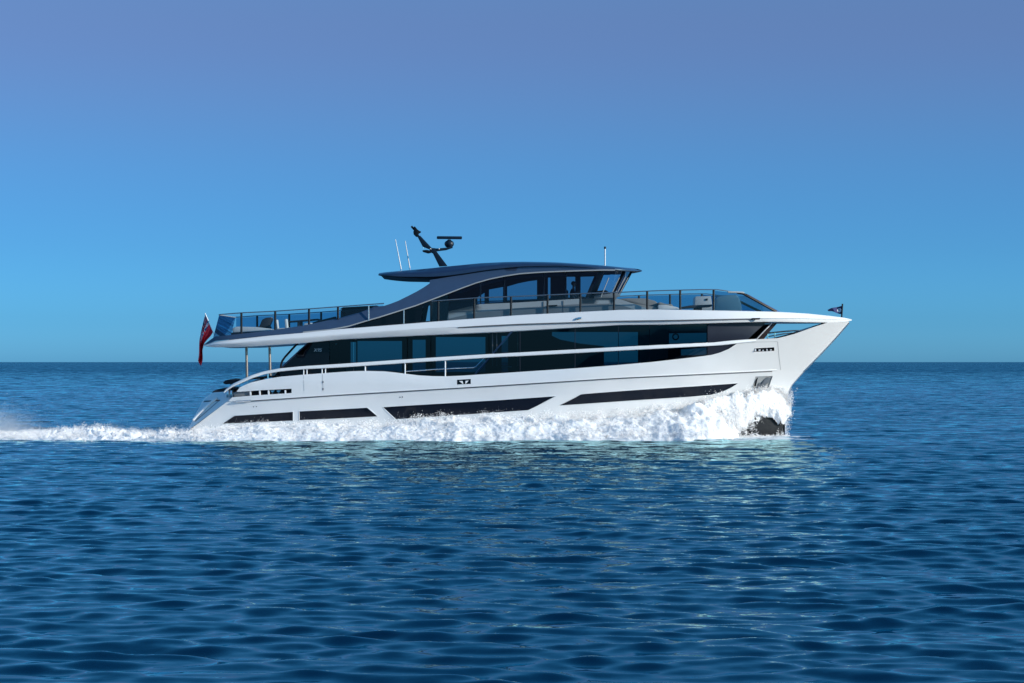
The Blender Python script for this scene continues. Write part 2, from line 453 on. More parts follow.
slot = [(291.6, 393.0), (291.6, 388.7), (262, 390.2), (238, 391.9)]
kl = [(x, kn(x)) for x in (776.5, 750, 720, 690, 660, 620, 580, 540, 500, 460, 420, 380, 340, 300, 270, 250, 240)]
up_out = [(232.7, 397.2), (252, 395.6), (274, 394.2)] + slot + upper_edge + stem_img[:3] + [(804.9, 371)] + [(790, 370.2)] + kl + [(230, 401.3), (229, 400.3)]
lo_out = [(229, 400.3), (230, 401.3)] + kl[::-1] + [(790, 370.2)] + [(804.9, 371)] + stem_img[4:] + [(700, 449), (600, 449), (500, 449), (400, 449), (300, 449), (184, 449), (187, 432)]

ue = crv(upper_edge[:30])
hw = [[(222.2, 423.8), (234.5, 415.9), (292.8, 412), (292.8, 420.6)],
      [(299.5, 411.5), (340, 409.4), (367, 407.8), (377.4, 416.4), (340, 418.4), (299.5, 420.2)],
      [(383, 407.2), (430, 404.4), (500, 400.2), (556, 396.3), (542, 403.5), (528, 410.2), (470, 414.2), (396, 419.2)],
      [(558.4, 405.6), (581.6, 394.1), (640, 389.8), (690, 386.7), (738, 383.4), (731, 388), (724, 391.3), (711, 394.8), (690, 396.8), (640, 400)]]
anchor = [(755.4, 376.6), (772.7, 376), (768.4, 388.5), (752.3, 388.5)]
fair_mid = [(457, 379.8), (470.8, 379), (470.8, 383.9), (457, 384.6)]
fair_bow = [(754, 348.4), (774.3, 347.3), (774.3, 350.8), (754, 351.9)]
def up_extra(V, Fc):
    # the ledge under the knuckle: joins the upper panel to the slightly inset lower panel
    a = [on(x, y, hs) for x, y in kl]; b = [on(x, y + .15, hs_low) for x, y in kl]
    base = len(V); n = len(a); V += a + b
    for i in range(n - 1): Fc.append([base + i, base + i + 1, base + n + i + 1, base + n + i])
hull = panel('hull', up_out, hs, M['white'], yacht, holes=[fair_mid, fair_bow], grid=7, t=.10, mirror=True, extra=up_extra, angle=28)
lower = panel('hull_bottom', lo_out, hs_low, M['white'], hull, holes=hw + [anchor], grid=7, t=.06, mirror=True, angle=28)
lower.data.materials.append(M['antifoul'])
bt = crv([(150, 462), (560, 449), (650, 436), (742, 421), (790, 413)])
for p in lower.data.polygons:
    c = p.center
    if c.y < 0 or True:
        d = D0 - abs(c.y); px = CX + c.x * F / d; py = HY + (CH - c.z) * F / d
        if py > bt(px): p.material_index = 1
for h in hw:
    wn = panel('hull_window', h, hs_low, M['hullwin'], hull, grid=9, off=-.045)
    # bright bevelled lip round the recess
    st = []
    cx = sum(p[0] for p in h) / len(h); cy = sum(p[1] for p in h) / len(h)
    for p in resample(h, 8):
        d = Vector((p.x - cx, p.y - cy)); d = Vector((math.copysign(min(1, abs(d.x) / 4), d.x), math.copysign(min(1, abs(d.y) / 2), d.y)))
        st.append([on(p.x + d.x * .9, p.y + d.y * .9, hs_low, .004), on(p.x + d.x * .35, p.y + d.y * .35, hs_low, .016), on(p.x, p.y, hs_low, -.03)])
    st.append(st[0]); loft('window_frame', st, M['white2'], wn)
# anchor in its pocket
pk = panel('anchor_pocket', anchor, hs_low, M['silver'], hull, grid=5, off=-.055)
prism('anchor', [(764.5, 379), (767.5, 377.2), (771, 377.4), (768.5, 383), (766, 384.5), (763.6, 387.6), (760.4, 387.8), (757.5, 384.6), (758.2, 380), (760, 383.6), (761.8, 384)],
      on(763, 382, hs_low).y - .02, on(763, 382, hs_low).y + .06, M['silver_d'], pk, .01)
prism('anchor_fluke', [(754.2, 386), (756.6, 377.6), (758, 377.6), (755.8, 386.4)], on(755, 382, hs_low).y - .01, on(755, 382, hs_low).y + .05, M['blackmetal'], pk, .005)
# fairleads
for poly, posts in ((fair_mid, [[(459, 381), (462.3, 380.9), (463.4, 383.7), (462.5, 383.8)], [(465.4, 380.8), (468.6, 380.6), (466, 383.7), (465.2, 383.7)]]),
                    (fair_bow, [[(754.6, 348.8), (756, 348.7), (756.3, 351.3), (754.8, 351.5)], [(758.6, 349.6), (760.6, 349.4), (760.4, 350.9), (758.6, 351)],
                                [(762.6, 349.8), (763.8, 349.7), (763.6, 350.9), (762.4, 351)], [(766.4, 348.9), (767.4, 348.9), (767.6, 350.9), (766.6, 350.9)], [(770, 349.5), (771.8, 349.3), (771.6, 350.5), (770.2, 350.6)]])):
    fl = panel('fairlead', poly, hs, M['black'], hull, grid=5, off=-.07)
    for q in posts:
        y0 = on(q[0][0], q[0][1], hs).y
        prism('horn', q, y0 + .01, y0 + .06, M['white2'], fl, .004)
# exhaust dots, door hinges, seams
for a, b in ((253.6, 406.7), (256.5, 406.5), (400, 397.2), (402.4, 397)):
    c = on(a, b, hs_low); box('drain_outlet', c - Vector((.022, .012, .022)), c + Vector((.022, .02, .022)), M['blackmetal'], hull, .008)
for a, b in ((323, 382), (323, 389)):
    c = on(a, b, hs); box('hinge', c - Vector((.03, .012, .045)), c + Vector((.03, .03, .045)), M['silver_d'], hull, .01)
def seam(pts, wpx=.45, m='seam', name='panel_seam', par=None):
    pts = resample(pts, 4, closed=False)
    st = [[on(p.x - wpx / 2, p.y - (wpx / 2 if abs(pts[-1].x - pts[0].x) > abs(pts[-1].y - pts[0].y) else 0), hs, .004),
           on(p.x + wpx / 2, p.y + (wpx / 2 if abs(pts[-1].x - pts[0].x) > abs(pts[-1].y - pts[0].y) else 0), hs, .004)] for p in pts]
    return loft(name, st, M[m], par or hull)
seam([(303.4, 375), (304, 391)], .35); seam([(322.4, 374), (323.2, 391)], .35); seam([(777.6, 341.8), (779, 357), (780.6, 370)], .6); seam([(752, 342.2), (777.4, 341.6)], .35)
# mooring slot at the quarter: recess, deck behind and posts
sb = panel('mooring_slot', [(233.5, 397.4), (252, 395.8), (274, 394.4), (292, 393.2), (292, 388.5), (262, 390), (238, 391.6)], hs, M['black'], hull, grid=6, off=-.28)
for a in (250.2, 259.6, 268.4, 285.2):
    yb = on(a, 391, hs).y
    prism('slot_post', [(a - .8, 390.2), (a + .8, 390.1), (a + 1.2, 395.4), (a - .5, 395.5)], yb + .03, yb + .12, M['white2'], sb, .01)
for a in (272.5, 278.5):
    yb = on(a, 391, hs).y
    prism('mooring_cleat', [(a - 2.3, 390.6), (a + 2.3, 390.4), (a + .8, 392), (a + .8, 393.4), (a - .8, 393.5), (a - .8, 392.1)], yb + .12, yb + .2, M['chrome'], sb, .008)
yb = on(238, 394, hs).y
prism('slot_grille', [(234, 392.2), (250, 391.2), (250, 395.4), (234, 396.7)], yb + .08, yb + .14, M['silver_d'], sb, .01)
# rub rail catching the light just under the knuckle
st = []
for x in np.arange(241, 778, 8):
    y = kn(x); st.append([on(x, y - .45, hs, .0), on(x, y - .3, hs, .035), on(x, y + .35, hs, .035), on(x, y + .55, hs_low, -.0)])
loft('rub_rail', st, M['white2'], hull)
pts = [on(x, kn(x) + .95, hs_low, .006) for x in np.arange(244, 777, 6)]
tube('knuckle_shade_strip', pts, .020, M['seam_shade'], hull, 6)  # dark tube draws in the shadow below the knuckle ledge
tube('rub_rail_end', [on(x, kn(x) + .4, hs, .03) for x in np.arange(236, 252, 3)], .035, M['chrome'], hull)

# ---- stern quarter and transom
E0 = [(187, 432), (190.5, 428.6), (204, 418.6), (218, 408.4), (229, 400.3), (232.7, 397.2)]
def e0x(py): return float(np.interp(-py, [-449, -432, -428.6, -397.2, -391], [184, 187, 190.5, 232.7, 241]))
def qs(x, z):     # quarter: turns from the side to the stern
    py = HY + (CH - z) * F / 97.0; px = CX + x * F / 97.0
    t = max(0.0, (e0x(py) - px) / 26.0)
    return -(hullB(-13.4, max(z, 0)) - 1.05 * t ** 1.15)
q_out = [(184, 449), (187, 432), (190.5, 428.6), (229, 400.3), (232.7, 397.2), (234.5, 392.2), (226, 391.6), (213.6, 392.4), (209, 395.6), (204.3, 399), (199, 408), (193.8, 417.5), (189.8, 425.5), (184, 436)]
qtr = panel('stern_quarter', q_out, qs, M['white'], hull, grid=5, mirror='part', angle=40)
sil = [(184, 436), (189.8, 425.5), (193.8, 417.5), (199, 408), (204.3, 399), (209, 395.6), (213.6, 392.4), (226, 391.6), (234.5, 392.2)]
A = [on(a, b, qs) for a, b in sil]
loft('transom', [[a, Vector((a.x - .15, a.y * .5, a.z)), Vector((a.x - .2, 0, a.z)), Vector((a.x - .15, -a.y * .5, a.z)), Vector((a.x, -a.y, a.z))] for a in A], M['white'], hull)
tube('quarter_trim', [on(a, b, qs, .11) for a, b in ((193.2, 420.3), (199, 414.2), (205, 408.2), (211, 402.6), (217.2, 397.8))], .06, M['white2'], qtr)
panel('quarter_step', [(204.2, 400.8), (220.4, 399.7), (219.6, 401), (203.4, 402.1)], qs, M['brown'], qtr, grid=4, off=.006)
panel('stair_recess', [(194.6, 421.4), (219, 400.2), (219.8, 400.4), (195.6, 421.4)], qs, M['silver_d'], qtr, grid=4, off=.005)
for a in (227.5, 231):
    y0 = on(a, 394, hs).y
    prism('gate_post', [(a - 1, 390.6), (a + 1.1, 390.4), (a + 1.1, 397.2), (a - 1, 397.6)], y0 + .02, y0 + .12, M['chrome'], hull, .015)

# ---- decks inside the hull
def sheet(name, tab, m, par, inset=.12):
    st = []
    for x, py in tab:
        p = on(x, py, hs, -inset); st.append([p, Vector((p.x, 0, p.z)), Vector((p.x, -p.y, p.z))])
    return loft(name, st, m, par)
sheet('main_deck', [(226, 392), (240, 391), (260, 389), (300, 387), (400, 385), (500, 380), (600, 373), (700, 365), (760, 358), (810, 350), (826, 344)], M['teak'], yacht)

# ---- continuous white cap rail
rt = crv([(224, 391.0), (228, 387), (232.7, 383.4), (240, 380.2), (246.8, 377), (251.7, 375), (263.4, 371.3), (279.8, 368.3), (303, 366.1), (340, 363.8), (428, 357.8), (500, 353.3), (520, 352.2), (620, 346.7), (720, 341.3), (745, 339.4), (756, 338.9)], 3)
rb = crv([(224, 393.0), (228, 389.6), (232.7, 386.9), (240, 383.6), (251.7, 378.4), (263.4, 374.6), (279.8, 371.6), (303, 369.4), (340, 367.6), (428, 361.7), (500, 357.1), (520, 356.3), (620, 350.8), (720, 345.5), (745, 342.6), (756, 341.6)], 3)
st = []
for x in list(np.arange(224, 300, 3)) + list(np.arange(300, 757, 9)) + [756]:
    t, b = rt(x), rb(x); m_ = (t + b) / 2
    o_ = on(x, m_, hs, .03); H = P(x, t, o_.y).z - P(x, b, o_.y).z; h = H / 2
    prof = [(0, -h + .02), (0, h * .35), (.035, h * .85), (.07, h), (.16, h), (.19, h * .8), (.19, -h + .02), (.16, -h), (.03, -h)]
    st.append([Vector((o_.x, o_.y + a, o_.z + c)) for a, c in prof])
rail = loft('cap_rail', st, M['white2'], yacht, closed=True, caps=True, angle=50)
mr_ = [[Vector((v.x, -v.y, v.z)) for v in s] for s in st]
loft('cap_rail', mr_, M['white2'], yacht, closed=True, caps=True, angle=50)
ue = crv(upper_edge[:30])
for a in (239.5, 247.6, 268, 303.6, 306.9, 322, 325.4, 365.2, 405, 445.2):
    p0 = on(a, rb(a) - .6, hs, -.06); p1 = on(a, ue(a) + 1, hs, -.06)
    tube('stanchion', [p0, p1], .026 if a < 365 else .032, M['chrome'] if a < 300 else M['white2'], rail)
tube('lower_guard_rail', [on(a, b, hs, -.06) for a, b in ((405, 371.4), (430, 369.6), (455, 368.2), (473, 367.5), (476, 366.6), (484, 358.6))], .026, M['chrome'], rail)

# ---- flybridge deck: the long white band
bt_ = crv([(203.5, 344.9), (208, 343.2), (215, 341.3), (240, 338.6), (268, 335.7), (303, 332.8), (340, 329), (360, 327.5), (428, 322), (520, 315), (578, 312), (620, 309.8), (660, 309.4), (740, 310.8), (776, 311.6), (807, 313.4), (830.6, 315.8), (844.7, 317.7), (852, 319.5)], 2)
bm_ = crv([(203.5, 345.3), (215, 344.6), (250, 341.6), (303, 337.8), (360, 333.2), (428, 328.6), (457, 327.4), (480, 326), (520, 324), (620, 320.9), (660, 320.4), (755, 318.6), (800, 318.6), (852, 319.9)], 2)
bb_ = crv([(203.5, 345.8), (208, 346.8), (215, 347.4), (250, 346.7), (303, 343.2), (340, 339.5), (428, 335.2), (520, 331.4), (620, 325.4), (660, 324.8), (720, 323.0), (766.8, 321.9), (800, 322.4), (828, 322.8), (846, 322.2), (852, 320.3)], 2)
def slabB(x):
    b = hullB(x, 5.05) + .02
    xa = (x + 13.25) / 1.5
    if xa < 1: b *= .80 + .20 * math.sqrt(max(0, 1 - (1 - max(0, xa)) ** 2))
    return b
def slab_s(x, z): return -slabB(x)
def slab_at(px, py, off=0): return on(px, py, slab_s, off)
st = []
for x in [203.5, 205, 207, 210, 214, 220, 228] + list(np.arange(236, 800, 8)) + [800, 808, 816, 824, 830, 836, 840, 844, 848, 851.8]:
    pm = slab_at(x, bm_(x)); zt = P(x, bt_(x), pm.y).z; zb = P(x, bb_(x), pm.y).z; zm = pm.z; B = -pm.y; X = pm.x
    k = min(1, B / .8)
    gr = .045 * k * sm((x - 440) / 40)
    hsx = [(0, zb + .10 * k), (-(B - .5 * k), zb + .05 * k), (-(B - .14 * k), zb), (-(B - .10 * k), zb + (zm - zb) * .12), (-(B - gr), zm - .025), (-(B - gr), zm), (-(B + .01), zm + .012),
           (-(B - .02 * k), zm + (zt - zm) * .35), (-(B - .11 * k), zt - .03 * k), (-(B - .16 * k), zt), (-(B - .30 * k), zt), (-(B - .34 * k), zt - .06 * k), (-(B - .34 * k), zm + (zt - zm) * .1), (0, zm + (zt - zm) * .1)]
    half = [Vector((X, y, z)) for y, z in hsx]
    st.append(half + [Vector((v.x, -v.y, v.z)) for v in half[::-1]])
fly = loft('flybridge_deck', st, M['white'], yacht, closed=False, angle=26); fixn(fly)
tube('groove_shade_strip', [slab_at(x, bm_(x) + .35, -.02) for x in np.arange(458, 756, 8)], .022, M['seam_shade'], fly, 6)  # dark grey tube colours in the shade of the groove
prism('navigation_light_slot', [(745, 318.1), (760.5, 317.9), (759.5, 319.6), (746, 319.8)], slab_at(752, 319).y - .015, slab_at(752, 319).y + .05, M['blackmetal'], fly, .01)
y0 = slab_at(578, 318).y
prism('deck_fitting', [(575, 320), (578.2, 317.2), (581.6, 317), (581.2, 318.8), (577.6, 319.6)], y0 - .05, y0 + .03, M['chrome'], fly, .012)

# support posts below the overhang
for a, b0, b1 in ((246.4, 346.4, 381), (269.6, 346, 376)):
    tube('support_post', [P(a, b0, -2.75), P(a + .6, b1, -2.75)], .055, M['bronze'], yacht, 10)
tube('curved_strut', [P(a, b, -2.7) for a, b in ((298, 343.6), (295.6, 345.4), (290, 351.5), (285, 357), (282.2, 361), (281, 365), (280.7, 369))], .045, M['blackmetal'], yacht, 8)

# ---- saloon on the main deck
SY = 2.62
def sal(x, z): return -SY
def salf(x, z): return -(hullB(x, 4.3 if z > 4.3 else z) - .07)
top_s = lambda x: bb_(x) + .4
s_aft = [(280.2, 373), (280.4, 368.4), (290, 359.2), (300, 350), (309.8, 341.4)]
pane_edges = [(309.8, 329), (354, 354), (408, 408), (431, 431), (489, 489)]
aft_glass = s_aft + [(330, top_s(330)), (329, 380), (280, 380)]
saloon = empty('saloon', P(500, 385, 0), parent=yacht)
pa = panel('quarter_panel', [(280, 382), (280.3, 368.6), (290, 359.4), (300, 350.2), (309.8, 341.6), (318, top_s(318)), (329, top_s(329)), (329, 382)], sal, M['black'], saloon, grid=8, t=.08, mirror='part')
tube('panel_edge_trim', [P(a, b, -SY - .02) for a, b in ((280.3, 368.6), (290, 359.4), (300, 350.2), (310, 341.4))], .03, M['navy'], pa)
def txt(body, px, py, y, hpx, m, par, name, shear=.25, ext=.006):
    cu = bpy.data.curves.new(name, 'FONT'); cu.body = body; cu.size = hpx * (D0 + y) / F * 1.38; cu.extrude = ext; cu.align_x = 'CENTER'; cu.shear = shear
    to = bpy.data.objects.new(name, cu); C.objects.link(to); bpy.context.view_layer.update()
    me = bpy.data.meshes.new_from_object(to.evaluated_get(bpy.context.evaluated_depsgraph_get())); C.objects.unlink(to); bpy.data.objects.remove(to)
    me.transform(Matrix.Translation(P(px, py, y)) @ Matrix.Rotation(R(90), 4, 'X')); me.materials.append(m)
    o = bpy.data.objects.new(name, me); C.objects.link(o); o.parent = par; o.matrix_parent_inverse = Matrix.Translation(-wloc(par)); return o
txt('X95', 317.6, 351.6, -SY - .012, 3.4, M['spk'], pa, 'lettering')
for a, b in ((329.6, 353.4), (354, 407.2), (407.8, 430.6), (431.2, 488.8), (489.4, 520)):
    g_ = panel('saloon_window', [(a, top_s(a)), (b, top_s(b)), (b, 384), (a, 384)], sal, M['glass_sal'], saloon, grid=20, t=0)
prism('ceiling_lamp', [(335.4, 343.2), (337.2, 343.2), (337.2, 344.9), (335.4, 344.9)], -2.3, -2.2, M['spk'], saloon, .005)
# diagonal door where the house widens to the full beam
prism('diagonal_pillar', [(473.6, 375), (475.6, 375), (513.4, 331), (511.2, 331)], -3.26, -3.16, M['navy'], saloon, .01)
for a in (492.6, 496.8, 517.6):
    prism('window_mullion', [(a - .5, top_s(a)), (a + .5, top_s(a)), (a + .5, 366), (a - .5, 366)], -SY - .03, -SY + .03, M['silver_d'], saloon, .005)
prism('door_pull', [(501.5, 366.2), (512, 365.8), (512, 367.4), (501.5, 367.8)], -2.9, -2.85, M['silver'], saloon, .008)
fwd = [475.6, 520, 575, 618.4, 649.6, 707.4]
def low(x): return ue(x) + 1.2
for i in range(5):
    a, b = fwd[i] + .3, fwd[i + 1] - .3
    if i == 0: ol = [(513.6, 331.8), (b, top_s(b)), (b, low(b)), (475.6, 375.2)]
    else: ol = [(a, top_s(a)), (b, top_s(b)), (b, low(b)), (a, low(a))]
    panel('forward_saloon_window', ol, salf, M['glass_fwd'], saloon, grid=12)
    if i: seamx = a - .3; tube('window_mullion', [on(seamx, top_s(seamx), salf, .004), on(seamx, low(seamx), salf, .004)], .014, M['slate'], saloon, 6)
pp = panel('slate_side_panel', [(707.6, top_s(707)), (766.6, 322.2), (756.6, 331), (746.8, 340.2), (741, 343), (735, 347.4), (728, 351), (718, 354.2), (707.6, 356.6)], salf, M['slate'], saloon, grid=8, t=.06)
prism('screen_pillar', [(757, 339.6), (765, 331), (773.4, 323), (777.4, 323), (770, 331.4), (763.6, 339.4)], -1.9, -1.5, M['brown'], saloon, .02)
prism('screen_pillar_trim', [(755.4, 339.8), (763.6, 331), (771.6, 323), (773.2, 323), (765, 331), (757, 339.6)], -2.0, -1.6, M['white2'], saloon, .01)
# front of the house
FW = [P(760, 338, -1.9), P(774, 323.4, -1.9)]
loft('front_bulkhead', [[Vector((FW[k].x, y, FW[k].z)) for k in (0, 1)] for y in (-1.9, -.9, 0, .9, 1.9)], M['brown'], saloon)

# port side of the house with its window openings; seen through the starboard glass
def opn(x0, y0, x1, y1): return [(x0, y0), (x1, y0), (x1, y1), (x0, y1)]
ports = [opn(350.6, 342, 356.2, 372), opn(357.4, 341, 402, 372), opn(412.6, 339.8, 425.6, 372), opn(435.8, 337, 485.4, 372), opn(331.8, 345.6, 337, 366), opn(501.6, 336, 508, 372), opn(552, 332, 638, 368)]
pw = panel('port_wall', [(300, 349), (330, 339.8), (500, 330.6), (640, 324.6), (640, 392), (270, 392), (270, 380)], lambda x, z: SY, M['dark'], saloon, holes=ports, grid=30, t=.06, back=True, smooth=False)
for q in ports: panel('port_window', q, lambda x, z: SY + .03, M['glass_sal'], pw, grid=30)
pw2 = panel('port_wall', [(640.5, 325.4), (770, 324), (755, 339), (735, 352), (700, 357), (640.5, 365)], lambda x, z: hullB(x, z) - .14, M['slate'], saloon, holes=[[(669, 333.4), (706.6, 332.8), (706.6, 347), (669, 347.4)], [(681, 349.5), (706.6, 347.6), (706.6, 355), (681, 355.4)]], grid=14, t=.05, back=True)
for q in ([(669, 333.4), (706.6, 332.8), (706.6, 347), (669, 347.4)], [(681, 349.5), (706.6, 347.6), (706.6, 355), (681, 355.4)]):
    panel('port_window', q, lambda x, z: hullB(x, z) - .12, M['glass_fwd'], pw2, grid=20)
bm = bmesh.new()
def ring(name, c, r, rr, m, par):
    pts = [c + Vector((math.cos(t) * r, 0, math.sin(t) * r)) for t in np.linspace(0, 2 * math.pi, 25)[:-1]]
    st = []
    for i, p in enumerate(pts):
        d = (p - c).normalized()
        st.append([p + d * math.cos(k) * rr + Vector((0, 1, 0)) * math.sin(k) * rr for k in np.linspace(0, 2 * math.pi, 9)[:-1]])
    st.append(st[0]); return loft(name, st, m, par, closed=True)
ring('round_fixture', P(675.6, 336.8, -.4), .125, .028, M['decor'], saloon)
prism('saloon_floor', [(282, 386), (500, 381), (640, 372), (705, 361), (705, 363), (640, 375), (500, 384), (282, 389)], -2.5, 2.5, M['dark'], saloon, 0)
prism('inner_partition', [(518, 332.4), (542, 331), (560, 339.5), (580, 343.5), (604, 346.2), (604, 372), (518, 377)], -1.2, -1.0, M['dark'], saloon, 0)
prism('partition_wall', [(640, 325.5), (668, 324.4), (668, 358), (640, 362)], -.6, -.5, M['silver_d'], saloon, 0)
prism('saloon_counter', [(346, 367), (366, 366), (366, 376), (346, 377)], -1.4, -.8, M['silver_d'], saloon, .02)

# ---- navy sweep that runs from the stern wing up into the hardtop
def swy(x, z):
    t = sm((z - 4.3) / 2.6)
    b = min(slabB(x) - .12, 3.2)
    return -(b * (1 - t) + 2.56 * t)
sw_low = [(203.6, 344.8), (215, 341), (240, 338.3), (268, 335.4), (303, 332.5), (330, 330), (348, 326.6), (366, 321.2), (380, 317.2), (392.7, 313.2), (404, 309.6), (415.6, 305.9), (438.4, 297.3), (463, 287.9), (476, 283.2), (489.4, 279.4), (504, 276.4), (520, 274), (536, 272.8), (552, 272), (580, 271), (603, 270.4), (615, 270.4)]
sw_up = [(615, 268), (603, 267.6), (559, 265), (520, 266), (489, 269.4), (463, 274.6), (445, 277.6), (436, 279), (429.8, 280), (429.6, 283.4), (424, 287.2), (417.3, 291.2), (408, 296), (398, 300.9), (391, 303.6), (384, 305.9), (374, 306.6), (368, 309.2), (360, 312.4), (338, 318.2), (303, 325.6), (268, 330.8), (250, 332.8), (215, 336.6), (210, 340)]
sweep = panel('hardtop_arch', sw_low + sw_up, swy, M['graphite'], yacht, grid=5, t=.22, mirror=True, back=True, angle=35)
st = []
for p in resample(sw_low[4:], 5, closed=False):
    a = on(p.x, p.y, swy); st.append([a + Vector((0, -.004, .04)), a + Vector((0, -.03, .025)), a + Vector((0, -.03, -.012)), a + Vector((0, .03, -.02))])
loft('arch_edge_highlight', st, M['silver'], sweep)  # silver strip paints a sunlit rim along the lower edge of the arch

# ---- hardtop
rzt = crv([(378.4, 272.8), (384, 272), (400, 270.6), (428, 268.2), (445, 266.3), (480, 262.9), (505, 261.7), (524, 261.4), (545, 261.7), (559, 262.1), (580, 263.4), (603, 265.1), (620, 266.8), (633, 268.4), (642, 270.5)], 3)
rzb = crv([(378.4, 275.4), (390, 276.6), (401.5, 277.6), (429.6, 278), (445, 277.2), (463, 274.8), (489, 270.6), (520, 267.2), (559, 266.2), (590, 268), (603, 269.8), (620, 270.7), (633, 271.3), (642, 271.3)], 3)
rhw = crv([(378.4, 2.25), (381, 2.42), (390, 2.58), (430, 2.66), (560, 2.66), (590, 2.62), (610, 2.48), (622, 2.2), (631, 1.7), (637, 1.1), (641, .45), (642, .06)])
st = []
for x in [378.4, 380, 384] + list(np.arange(390, 600, 7)) + [600, 606, 612, 618, 623, 628, 632, 635, 638, 640, 641.4, 642]:
    hwd = rhw(x); y = -hwd
    p = P(x, rzt(x), y); zt = p.z; zb = P(x, rzb(x), y).z; X = p.x; T = zt - zb
    k = min(1, hwd / .8)
    half = [(0, zb + .05 * k), (-(hwd - .35 * k), zb + .01), (-(hwd - .10 * k), zb), (-hwd, zb + T * .12), (-hwd, zb + T * .42), (-(hwd - .06 * k), zb + T * .62), (-(hwd - .34 * k), zt - .005), (-(hwd - .7 * k), zt + .02 * k), (-hwd * .4, zt + .05 * k), (0, zt + .06 * k)]
    half = [Vector((X, a, b)) for a, b in half]
    st.append(half + [Vector((v.x, -v.y, v.z)) for v in half[::-1][1:-1]])
roof = loft('hardtop', st, M['navy'], yacht, closed=True, caps=True, angle=24)
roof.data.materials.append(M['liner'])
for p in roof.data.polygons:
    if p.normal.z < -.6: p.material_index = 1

# ---- wheelhouse under the hardtop
wh = empty('wheelhouse', P(520, 318, 0), parent=yacht)
def why(x, z): return -(2.46 - .10 * (z - 5.5) / 1.8)
archy = crv([(p[0], p[1] - .7) for p in sw_low])
ctop = crv([(440, 312.6), (449, 311.2), (480, 304), (520, 302.2), (578, 298.6), (612, 297.6), (620, 298.4)])
edges = [449, 480.5, 504.4, 544, 566, 0]
def whp(a, b):
    return [(a, archy(a)), ((a + b) / 2, archy((a + b) / 2)), (b, archy(b)), (b, ctop(b) + .2), (a, ctop(a) + .2)]
panel('inner_side_wall', [(352, 327.6), (366, archy(366)), (392, archy(392)), (416, archy(416)), (424, archy(424)), (420, 324.4), (352, 330)], lambda x, z: -2.75, M['black'], wh, grid=12, t=.05, mirror='part')
panel('curved_side_window', [(424.4, archy(424.4)), (438, archy(438)), (448.6, archy(448.6)), (448.6, 322), (421, 324)], lambda x, z: -2.7, M['glass_wh'], wh, grid=12)
for a, b in ((449.2, 480.2), (481, 504), (504.8, 543.6), (544.4, 565.6)):
    panel('side_window', whp(a, b), why, M['glass_wh'], wh, grid=12)
panel('side_window', [(566.4, archy(566.4)), (599.8, 271), (590.4, 296.6), (588.6, 298.4), (566.4, ctop(566) + .2)], why, M['glass_wh'], wh, grid=12)
prism('front_pillar', [(599.6, 270), (604.4, 270), (593.8, 298.6), (588.4, 298.6)], -2.42, -2.32, M['black'], wh, .01)
for a in (480.6, 504.4, 544, 566):
    tube('window_mullion', [on(a, archy(a), why, .004), on(a, ctop(a), why, .004)], .028, M['black'], wh, 6)
pt = crv([(440, 297), (463, 288.5), (489.4, 280), (520, 275), (552, 273), (603, 271.4), (612, 271.4)])
whports = [[(489, 289.6), (503, 287), (503, 302), (489, 302.6)], [(477.4, 297.4), (484.5, 292.8), (484.5, 304), (477.4, 304)], [(507.2, 286.6), (518, 283.4), (529, 281.2), (537, 280.2), (537, 300), (507.2, 301)], opn(548, 277.6, 550.4, 299), opn(565.8, 276.8, 575.2, 298), [(580.6, 276.8), (594.2, 276.4), (585, 298), (580.6, 298)]]
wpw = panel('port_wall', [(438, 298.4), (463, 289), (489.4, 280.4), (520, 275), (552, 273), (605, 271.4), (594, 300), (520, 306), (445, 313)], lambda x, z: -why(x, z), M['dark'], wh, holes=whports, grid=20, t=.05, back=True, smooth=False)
for q in whports: panel('port_window', q, lambda x, z: -why(x, z) + .03, M['glass_wh'], wpw, grid=20)
# windscreen, raked and bowed in plan: two panes a side
ys = [-2.36, -1.75, -1.2, -.6, 0, .6, 1.2, 1.75, 2.36]
def wsp(y, top):
    k = 1 - (y / 2.36) ** 2
    return P((601.5 + 29.4 * k ** .85) if top else (591.4 + 26.4 * k ** .85), (271 + .6 * k) if top else (297.6 - 2.0 * k), y)
for a, b in ((0, 2), (2, 4), (4, 6), (6, 8)):
    loft('windscreen_pane', [[wsp(ys[i], 0), wsp(ys[i], 1)] for i in range(a, b + 1)], M['glass_ws'], wh)
for i in (2, 4, 6):
    tube('windscreen_mullion', [wsp(ys[i], 0), wsp(ys[i], 1)], .075, M['black'], wh, 8)
for y in (-2.05, -1.45, -.95, -.4):
    k = 1 - (y / 2.36) ** 2
    a, b = wsp(y, 0), wsp(y, 1)
    tube('wiper', [a + Vector((.06, -.03, .0)), a.lerp(b, .75) + Vector((.05, -.03, 0))], .018, M['silver'], wh, 6)
prism('windscreen_sill', [(588, 297.2), (602, 294.6), (617, 292.8), (620.6, 294.6), (616, 298.4), (588, 299.4)], -1.9, 1.9, M['silver_d'], wh, .02)
prism('dashboard', [(590, 297), (596, 291), (606, 290), (613, 295), (613, 300), (590, 300)], -1.6, 1.6, M['dark'], wh, .03)
